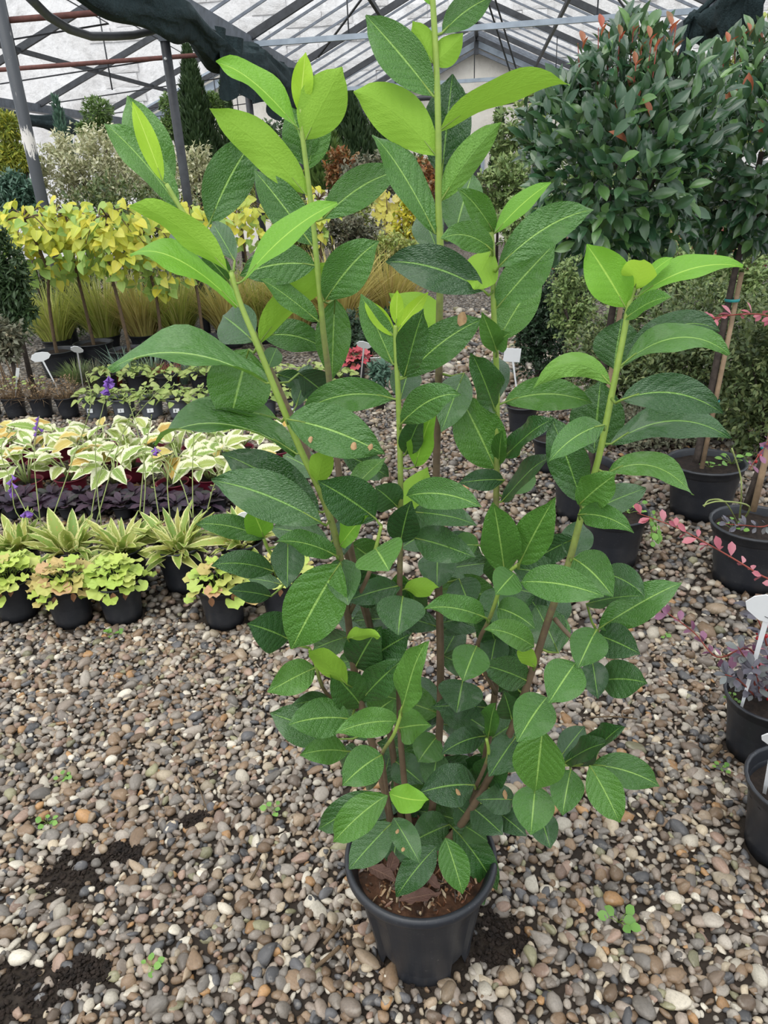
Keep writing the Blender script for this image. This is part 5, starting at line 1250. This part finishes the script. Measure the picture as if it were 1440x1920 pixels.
# variegated shrubs
bush('variegated_shrub', 'large cream variegated shrub behind the yellow trees', 'shrub', 170, 318, 9.0, 108, 62, 'var', 6500, .058, 1)
bush('variegated_shrub', 'cream variegated shrub with a pale top beside the steel post', 'shrub', 265, 312, 10.6, 66, 66, 'var', 4200, .058, 2)
bush('variegated_shrub', 'small cream variegated shrub before the conifer cone', 'shrub', 368, 330, 9.0, 42, 50, 'var', 1800, .055, 3)
# conifers and topiary
bush('conifer_cone', 'tall narrow dark green conifer cone', 'conifer', 367, 215, 11.5, 44, 105, 'con_d', 7000, .085, 4, 'cone', tpl=needle)
bush('conifer_cone', 'short slim conifer cone behind the tall one', 'conifer', 428, 245, 13.0, 30, 76, 'con_d', 2600, .085, 5, 'cone', tpl=needle)
def pompom(label, Y, balls, mat, seed):
    x, y, r = balls[0]; c = PY(x, y, Y); base = np.array([c[0], c[1], 0]); t = thing('pompom_topiary', label, 'topiary', base)
    b = MB(); q0 = c-base; b.tube([(0, 0, 0), (.05, 0, q0[2]*.5), q0], [.05, .04, .025], 7)
    for k, (x, y, r) in enumerate(balls):
        p = PY(x, y, Y)-base; m = mpp(p+base)
        l, r_, s = cloud(1300, p, (r*m, r*m, r*m*.85), seed+k, .06, 1.2, .8)
        obj('clipped_ball', scatter_mesh('clipped_ball', needle, l, r_, s, M[mat]), None, t, kind='stuff')
        if k: b.tube([(.03, 0, q0[2]*.55), p], [.025, .015], 6)
    b.build('trunk', M['bark_dark'], t); return t
pompom('cloud-pruned topiary with round green balls above the variegated shrubs', 11.5, [(183, 209, 24), (160, 243, 12), (190, 240, 17)], 'con_g', 11)
pompom('green topiary with round balls beside the conifer cone', 12.0, [(325, 198, 22), (398, 195, 20), (322, 240, 20), (345, 230, 18)], 'con_g', 21)
pompom('golden tipped topiary with stacked pads behind the peeling post', 8.5, [(12, 238, 24), (22, 292, 24), (8, 300, 22), (18, 330, 28), (50, 300, 16)], 'con_y', 31)
bush('blue_juniper', 'blue-green feathery juniper at the foot of the golden topiary', 'shrub', 32, 368, 7.8, 42, 36, 'con_b', 2600, .075, 41, tpl=needle)
bush('blue_spruce_tip', 'slim blue-green shoot above the variegated shrub', 'shrub', 115, 240, 10.0, 12, 50, 'con_b', 500, .08, 42, 'cone', tpl=needle)
bush('dark_conifer', 'dark conifer with browned base beside the yellow trees', 'conifer', 12, 530, 5.7, 42, 95, 'con_d', 4500, .06, 43, tpl=needle)
bush('brown_shrub', 'dry reddish brown shrub below the dark conifer', 'shrub', 10, 640, 5.4, 34, 42, 'dull', 1200, .05, 44)
# long brown dried stems at the left edge
t = thing('dry_stem_clump', 'clump of tall pale dried stems among the brown plants', 'grass', G(15, 730))
for k in range(9):
    a = random.uniform(-.16, .10); MB().tube([(.03*k-.12, 0, 0), (.03*k-.12+a, .03, random.uniform(.45, .7))], .006, 5).build('stem', M['cane'], t)

# ---- weeping yellow-leaved trees (heart-shaped leaves)
M['yt'] = leaf_mat('yellow_heart', [(.82, .70, .06), (.60, .68, .09), (.70, .74, .10), (.80, .72, .10), (.50, .64, .12), (.78, .76, .16)], rough=.45, trans=.3, veins=6, rib=(.72, .72, .25), bumpy=.3)
M['yt_g'] = leaf_mat('green_heart', [(.32, .52, .11), (.44, .60, .14), (.27, .45, .10)], rough=.45, trans=.3, veins=6, rib=(.5, .6, .2), bumpy=.3)
hrt = lambda t: (math.sin(math.pi*min(1, (t*.93+.07)**.62))**.75)
YTT = [leaf_template(hrt, 5, 2, fold=.3, bend=b_, W=.85, seed=i) for i, b_ in enumerate((.15, .35))]
YT = [tmesh('leaf', q, M['yt']) for q in YTT]; YTG = [tmesh('leaf', q, M['yt_g']) for q in YTT]
def yellow_tree(label, trunk, Y, cpx, cpy, rx, ry, n, seed, low=None):
    P0 = PY(trunk[0][0], trunk[0][1], Y); base = np.array([P0[0], P0[1], 0.0]); t = thing('weeping_yellow_tree', label, 'potted tree', base, 'yellow-leaved trees in black pots')
    add_pot(t, .185, .24); R = np.random.default_rng(seed)
    P = [np.array([0, 0, .15])]+[PY(x, y, Y)-base for x, y in trunk]; c = PY(cpx, cpy, Y)-base; m = mpp(c+base)
    P = smooth_pts(P+[c+np.array([0, 0, ry*m*.5])], 4); MB().tube(P, [.018-.008*i/len(P) for i in range(len(P))], 8).build('trunk', M['bark_brown'], t)
    for k in range(9):
        a = k*2.4; e = c+np.array([math.cos(a)*rx*m*.85, math.sin(a)*rx*m*.6, ry*m*R.uniform(-.3, .6)])
        MB().tube(smooth_pts([P[-1], (P[-1]+e)/2+np.array([0, 0, .08]), e], 3), [.007]*3+[.005]*2+[.003]*2, 5).build('branch', M['bark_brown'], t)
    for i in range(n):
        d = R.normal(size=3); d /= np.linalg.norm(d); q = R.random()**.4
        p = c+d*q*np.array([rx*m, rx*m*.75, ry*m]); dn = R.uniform(-.9, .1)
        lo = (p[2]-c[2])/(ry*m) < -.35
        p[2] -= .10*R.random()*(1 if lo else 0)
        mm = YTG if (R.random() < (.6 if lo else .18)) else YT
        obj('leaf', mm[R.integers(2)], None, t, mtx(p, frame([d[0]*.6+R.normal()*.45, d[1]*.6-.25, dn], [d[0]*.4+R.normal()*.25, -.6+d[1]*.3, .7], R.uniform(-.7, .7)), R.uniform(.065, .115)))
yellow_tree('weeping yellow-leaved tree with a crooked stem beside the dark conifer', [(103, 640), (92, 560), (88, 500)], 6.42, 55, 448, 85, 68, 270, 1)
yellow_tree('weeping yellow-leaved tree in the wide black pot', [(172, 632), (155, 560), (138, 490)], 6.75, 130, 440, 82, 70, 280, 2)
yellow_tree('weeping yellow-leaved tree behind the grass with a straight stem', [(240, 636), (222, 560), (205, 490)], 6.42, 208, 442, 76, 68, 270, 3)
yellow_tree('weeping yellow-green tree with leaves hanging lowest', [(300, 625), (292, 560), (276, 490)], 6.75, 288, 470, 66, 74, 230, 4)
yellow_tree('young yellow tree with a thin reddish stem behind the laurel', [(378, 610), (372, 560), (362, 500)], 6.9, 365, 420, 62, 45, 110, 5)
yellow_tree('yellow tree behind the laurel with a pale crown', [(470, 600), (470, 520)], 8.0, 455, 415, 66, 48, 120, 6)
yellow_tree('small yellow tree peering between the laurel stems', [(600, 560), (602, 480)], 9.0, 600, 400, 36, 48, 70, 7)
# maples with pale yellow lobed leaves
t = thing('yellow_maple', 'pale yellow maple sapling seen between the laurel stems', 'potted tree', G(728, 560)); B_ = np.array(t.location); Ym = B_[1]
add_pot(t, .2, .25); MB().tube([(0, 0, .2), PY(725, 370, Ym)-B_], [.015, .006], 6).build('trunk', M['bark_brown'], t)
M['mp'] = leaf_mat('maple_yellow', [(.74, .66, .14), (.66, .62, .10), (.78, .70, .24)], rough=.5, trans=.3, veins=0, bumpy=.3)
MP = [tmesh('leaf', lobed_template(21, 2, .08, .1, 7, i, 0), M['mp']) for i in range(2)]
R = random.Random(9)
for i in range(55):
    p = PY(726+R.gauss(0, 19), R.uniform(355, 475), Ym+R.uniform(-.15, .15))-B_; obj('leaf', MP[i % 2], None, t, mtx(p, frame([R.gauss(0, .6), -.3, -.7], [0, -1, .5], R.uniform(-.6, .6)), R.uniform(.12, .19)))
# ---- grasses
def grass(label, px, py, n, L0, L1, mat, seed, r0=.13, el=(58, 89), pot=True, cw=1.0, group=None):
    t = thing('grass_clump', label, 'grass', G(px, py), group)
    if pot: add_pot(t, .15, .19)
    l, r_, s = blades(n, r0, L0*.85, L1*.85, seed, .16 if pot else 0, *el, cw)
    obj('blades', scatter_mesh('blades', blade, l, r_, s, M[mat]), None, t, kind='stuff')
for i, (px, py, n, a, b_, mt, lb) in enumerate(((118, 668, 420, .45, .85, 'grs', 'arching olive green grass clump with drooping blades beside the dark gap'), (205, 662, 480, .5, .95, 'grs', 'tall green grass clump under the yellow crowns'), (275, 660, 520, .45, .85, 'straw', 'straw coloured grass clump between yellow tree stems'), (345, 655, 480, .45, .85, 'grs', 'loose green grass clump before the young yellow tree'), (415, 650, 480, .45, .85, 'straw', 'straw and green grass clump next to the laurel leaves'), (490, 640, 420, .45, .85, 'grs', 'green grass clump behind the laurel stems'), (640, 645, 520, .6, 1.05, 'straw', 'tall golden straw grass seen between laurel stems'), (735, 625, 460, .6, 1.0, 'straw', 'golden grass behind the short laurel shoot'), (560, 645, 420, .5, .9, 'straw', 'golden grass behind the paddle-shaped label'))):
    grass(lb, px, py, n, a, b_, mt, 70+i)
for i, (px, py, lb) in enumerate(((150, 720, 'low fine green tuft beside the yellow tree pots'), (186, 722, 'low brownish green tuft behind the grey pots'), (262, 720, 'spreading low green tuft behind the grey pots'), (322, 720, 'low reddish brown grass tuft behind the grey pots'), (385, 720, 'low green tuft behind the broad hanging laurel leaf'))):
    t = thing('low_tuft', lb, 'grass', G(px, py)); FOOT.append((t, .085, 0)); l, r_, s = blades(420, .08, .10, .22, 90+i, 0.02, 50, 86, 1.4)
    obj('blades', scatter_mesh('blades', blade, l, r_, s, M[['mid', 'dull', 'mid', 'red', 'mid'][i]]), None, t, kind='stuff')
for i, px in enumerate((222, 240, 290, 345, 362)):
    t = thing('iris_tuft', '%s tuft of stiff blue-green sword leaves from the terracotta pot, before the grasses' % ORD[i], 'grass', G(px, 714+i % 2*6), 'blue-green sword leaf tufts'); FOOT.append((t, .045, 0)); l, r_, s = blades(26, .03, .22, .38, 120+i, 0, 68, 88, 2.2)
    obj('blades', scatter_mesh('blades', blade, l, r_, s, M['bluegr']), None, t, kind='stuff')
t = thing('terracotta_pot', 'small terracotta pot between the low tufts', 'plant pot', G(222, 722)); add_pot(t, .09, .13, 'terracotta')
t = heuchera(668, 712, 'red leaved coral bells in a pot beside the white labels', 0, n=24, spread=.13, group='coral bells in the far row', sz=.09)
for ch in t.children:
    if ch.name.startswith('leaf') and not ch.name.startswith('leaf_'): ch.data = random.choice(HM['heu_r'])
bush('needle_plant', 'low grey-green needle plant before the red coral bells', 'shrub', 712, 700, 5.2, 26, 18, 'con_b', 500, .05, 130, tpl=needle)
# ---- middle background, between the laurel stems
bk = [
 ('far_conifer', 'dark conifer screen plant standing nearest the left gable post', 'conifer', 660, 262, 16.5, 55, 70, 'con_d', 3500, .15, 'cone'),
 ('far_conifer', 'dark conifer against the gable wall beside the doorway', 'conifer', 715, 268, 18.4, 45, 62, 'con_d', 2600, .15, 'cone'),
 ('far_conifer', 'broad dark conifer behind the second laurel stem', 'conifer', 610, 290, 14.0, 50, 60, 'con_g', 2600, .13, 'cone'),
 ('far_conifer', 'thin dark conifer beside the pale green sapling', 'conifer', 935, 280, 15.0, 14, 62, 'con_d', 1200, .12, 'cone'),
 ('far_sapling', 'airy pale green sapling against the gable wall', 'tree', 975, 275, 14.0, 48, 70, 'mid', 1300, .12, 'cloud'),
 ('far_sapling', 'airy yellowish sapling reaching above the wall pipes', 'tree', 1010, 215, 17.0, 38, 60, 'yg', 500, .12, 'cloud'),
 ('orange_shrub', 'orange autumn shrub before the dark conifers', 'shrub', 640, 318, 13.0, 28, 36, 'org', 900, .09, 'cloud'),
 ('orange_shrub', 'rusty orange shrub beside the tall laurel stem', 'shrub', 790, 345, 12.5, 34, 40, 'org', 1000, .09, 'cloud'),
 ('far_shrub', 'dull green shrub between the orange shrubs', 'shrub', 700, 340, 12.5, 60, 40, 'dull', 2200, .09, 'cloud'),
 ('far_shrub', 'dark green shrub below the gable doorway', 'shrub', 745, 320, 14.0, 55, 28, 'cot', 1600, .10, 'cloud'),
 ('far_shrub', 'brownish low shrub behind the short laurel shoot', 'shrub', 660, 440, 9.5, 55, 36, 'dull', 2200, .06, 'cloud'),
 ('far_shrub', 'yellow-green leafy shrub beside the yellow maple', 'shrub', 670, 400, 10.0, 34, 48, 'yg', 1500, .07, 'cloud'),
 ('far_shrub', 'beige green heath shrub under the yellow maple', 'shrub', 740, 480, 8.4, 55, 40, 'yg', 2200, .05, 'cloud'),
 ('far_shrub', 'pale straw heath shrub beside the second laurel stem', 'shrub', 560, 440, 9.9, 60, 50, 'yg', 2200, .06, 'cloud'),
 ('far_shrub', 'grey-green shrub at the end of the gravel path', 'shrub', 905, 370, 14.0, 36, 36, 'dull', 1300, .09, 'cloud'),
 ('far_shrub', 'green shrub where the path meets the far plants', 'shrub', 950, 350, 12.0, 48, 50, 'mid', 2000, .09, 'cloud'),
 ('far_shrub', 'dark bush behind the conifer cones', 'shrub', 470, 300, 14.6, 62, 58, 'con_d', 3000, .11, 'cloud'),
 ('far_shrub', 'dark bush behind the second laurel shoot top', 'shrub', 540, 300, 16.6, 60, 60, 'con_d', 2600, .12, 'cloud'),
 ('far_shrub', 'yellow-green bush under the dark bushes', 'shrub', 520, 370, 10.5, 60, 40, 'yg', 2000, .07, 'cloud'),
 ('far_shrub', 'dark low bush under the yellow crowns', 'shrub', 250, 420, 8.3, 150, 70, 'cot', 4500, .06, 'cloud'),
 ('far_shrub', 'dark leafy bush behind the grasses', 'shrub', 330, 540, 8.8, 130, 62, 'mid', 4500, .05, 'cloud'),
 ('far_shrub', 'deep green bush behind the grass beside the laurel', 'shrub', 520, 560, 9.4, 110, 60, 'yg', 3500, .05, 'cloud'),
 ('far_shrub', 'dark low bush behind the red coral bells', 'shrub', 690, 620, 6.4, 75, 36, 'box', 2500, .045, 'cloud'),
 ('far_shrub', 'deep green bush behind the yellow tree stems', 'shrub', 110, 560, 8.15, 110, 70, 'cot', 4000, .06, 'cloud'),
 ('yellow_shrub', 'low golden shrub beside the yellow maple', 'shrub', 765, 420, 9.0, 22, 40, 'yel', 500, .08, 'cloud'),
 ('yellow_shrub', 'golden shrub behind the young yellow tree', 'shrub', 400, 370, 9.5, 50, 36, 'yel', 900, .09, 'cloud'),
]
for i, a in enumerate(bk): bush(a[0], a[1], a[2], a[3], a[4], a[5], a[6], a[7], a[8], a[9], a[10], 200+i, a[11], tpl=needle if 'conifer' in a[0] else None)
# ---- hedge mass on the right
rt = [
 ('clipped_evergreen', 'dark upright clipped evergreen beside the path', 1010, 620, 5.6, 42, 92, 'box', 5200, .036),
 ('clipped_evergreen', 'dark upright evergreen column next to the pale tipped shrub', 1062, 560, 6.0, 46, 88, 'box', 5200, .036),
 ('pale_tipped_shrub', 'shrub with cream tipped shoots among dark evergreens', 1075, 560, 5.3, 44, 85, 'mid', 2200, .036),
 ('spreading_cotoneaster', 'wide dark green cotoneaster behind the laurel shoot', 1180, 680, 4.9, 110, 120, 'cot', 9000, .036),
 ('spreading_cotoneaster', 'large cotoneaster thicket behind the leaning tree cane', 1330, 690, 4.6, 130, 150, 'cot', 11000, .036),
 ('spreading_cotoneaster', 'cotoneaster thicket over the back of the barberry pot', 1460, 720, 4.2, 110, 150, 'cot', 9000, .036),
 ('spreading_cotoneaster', 'low grey-green cotoneaster at the foot of the tree pots', 1210, 810, 4.4, 110, 48, 'dull', 4200, .034),
 ('yellowgreen_shrub', 'yellow-green leafy shrub below the tree crown', 1240, 520, 6.6, 105, 60, 'mid', 5000, .045),
 ('yellowgreen_shrub', 'bright green shrub behind the laurel top leaves', 1110, 500, 7.2, 70, 45, 'yg', 3000, .05),
 ('yellowgreen_shrub', 'green shrub with yellow tips between tree stems', 1400, 530, 5.8, 100, 60, 'mid', 4500, .042),
 ('red_barberry_hedge', 'row plant of red and orange barberry far behind the evergreens', 1060, 480, 8.6, 60, 36, 'red', 1800, .06),
 ('red_barberry_hedge', 'orange-red autumn shrub under the tree crown', 1210, 475, 8.4, 90, 38, 'org', 2500, .06),
 ('red_barberry_hedge', 'red autumn shrub behind the second tree stem', 1390, 470, 8.0, 90, 40, 'red', 2500, .06),
 ('far_green_shrub', 'mid green shrub beside the path end', 985, 420, 10.0, 50, 60, 'mid', 2200, .07),
 ('far_green_shrub', 'tall green tree foliage behind the ball-headed trees', 1130, 330, 13.0, 100, 90, 'mid', 3500, .10),
 ('far_green_shrub', 'tall yellowish foliage behind the tree crowns', 1400, 170, 12.0, 90, 110, 'yg', 2600, .11),
 ('far_green_shrub', 'climbing foliage against the wall above the tree crown', 1200, 110, 18.5, 50, 70, 'mid', 500, .14),
 ('far_green_shrub', 'deep green foliage between the two tree crowns', 1290, 380, 9.5, 110, 80, 'cot', 4000, .075),
]
for i, a in enumerate(rt): bush(a[0], a[1], 'shrub', a[2], a[3], a[4], a[5], a[6], a[7], a[8], a[9], 300+i, 'cloud')
# ================================================================== nothing stands inside anything else
# pots, tufts and posts that share a spot are nudged apart until their rims just touch
_fix = {'potted_cherry_laurel', 'standard_photinia_tree', 'potted_barberry', 'potted_sapling', 'black_pot', 'steel_post'}
_F = [[t, r, rb, t.name.split('.')[0] in _fix] for t, r, rb in FOOT]+[[o, .13, .05, True] for o in COL.objects if o.parent is None and o.name.startswith('steel_post')]
_F.append([laurel, .16, .096, True])
_X = np.array([[f[0].location.x, f[0].location.y] for f in _F]); _X0 = _X.copy(); _R = np.array([f[1] for f in _F]); _m = np.array([0. if f[3] else 1. for f in _F])
for _ in range(400):
    D = _X[:, None]-_X[None]; d = np.sqrt((D**2).sum(2))+1e-9; ov = np.maximum(0, _R[:, None]+_R[None]+.001-d); np.fill_diagonal(ov, 0)
    if ov.max() < .0015: break
    w = np.where(_m[:, None]+_m[None] > 0, _m[:, None]/np.maximum(1, _m[:, None]+_m[None]), 0)
    _X += ((D/d[:, :, None])*(ov*w)[:, :, None]).sum(1)*.6
_lab = [o for o in COL.objects if o.parent is None and o.name.split('.')[0] in ('plant_label', 'weed_seedling')]
for o in _lab:      # labels and weeds move with the pot they stand in
    q = np.hypot(_X0[:, 0]-o.location.x, _X0[:, 1]-o.location.y); i = int(np.argmin(q-_R))
    if q[i] < _R[i] and o.location.z > .03: o.location.x += float(_X[i, 0]-_X0[i, 0]); o.location.y += float(_X[i, 1]-_X0[i, 1])
for f, p in zip(_F, _X):
    f[0].location.x, f[0].location.y = float(p[0]), float(p[1])
    if f[2]: keep_off(float(p[0]), float(p[1]), f[2])
lay_gravel()
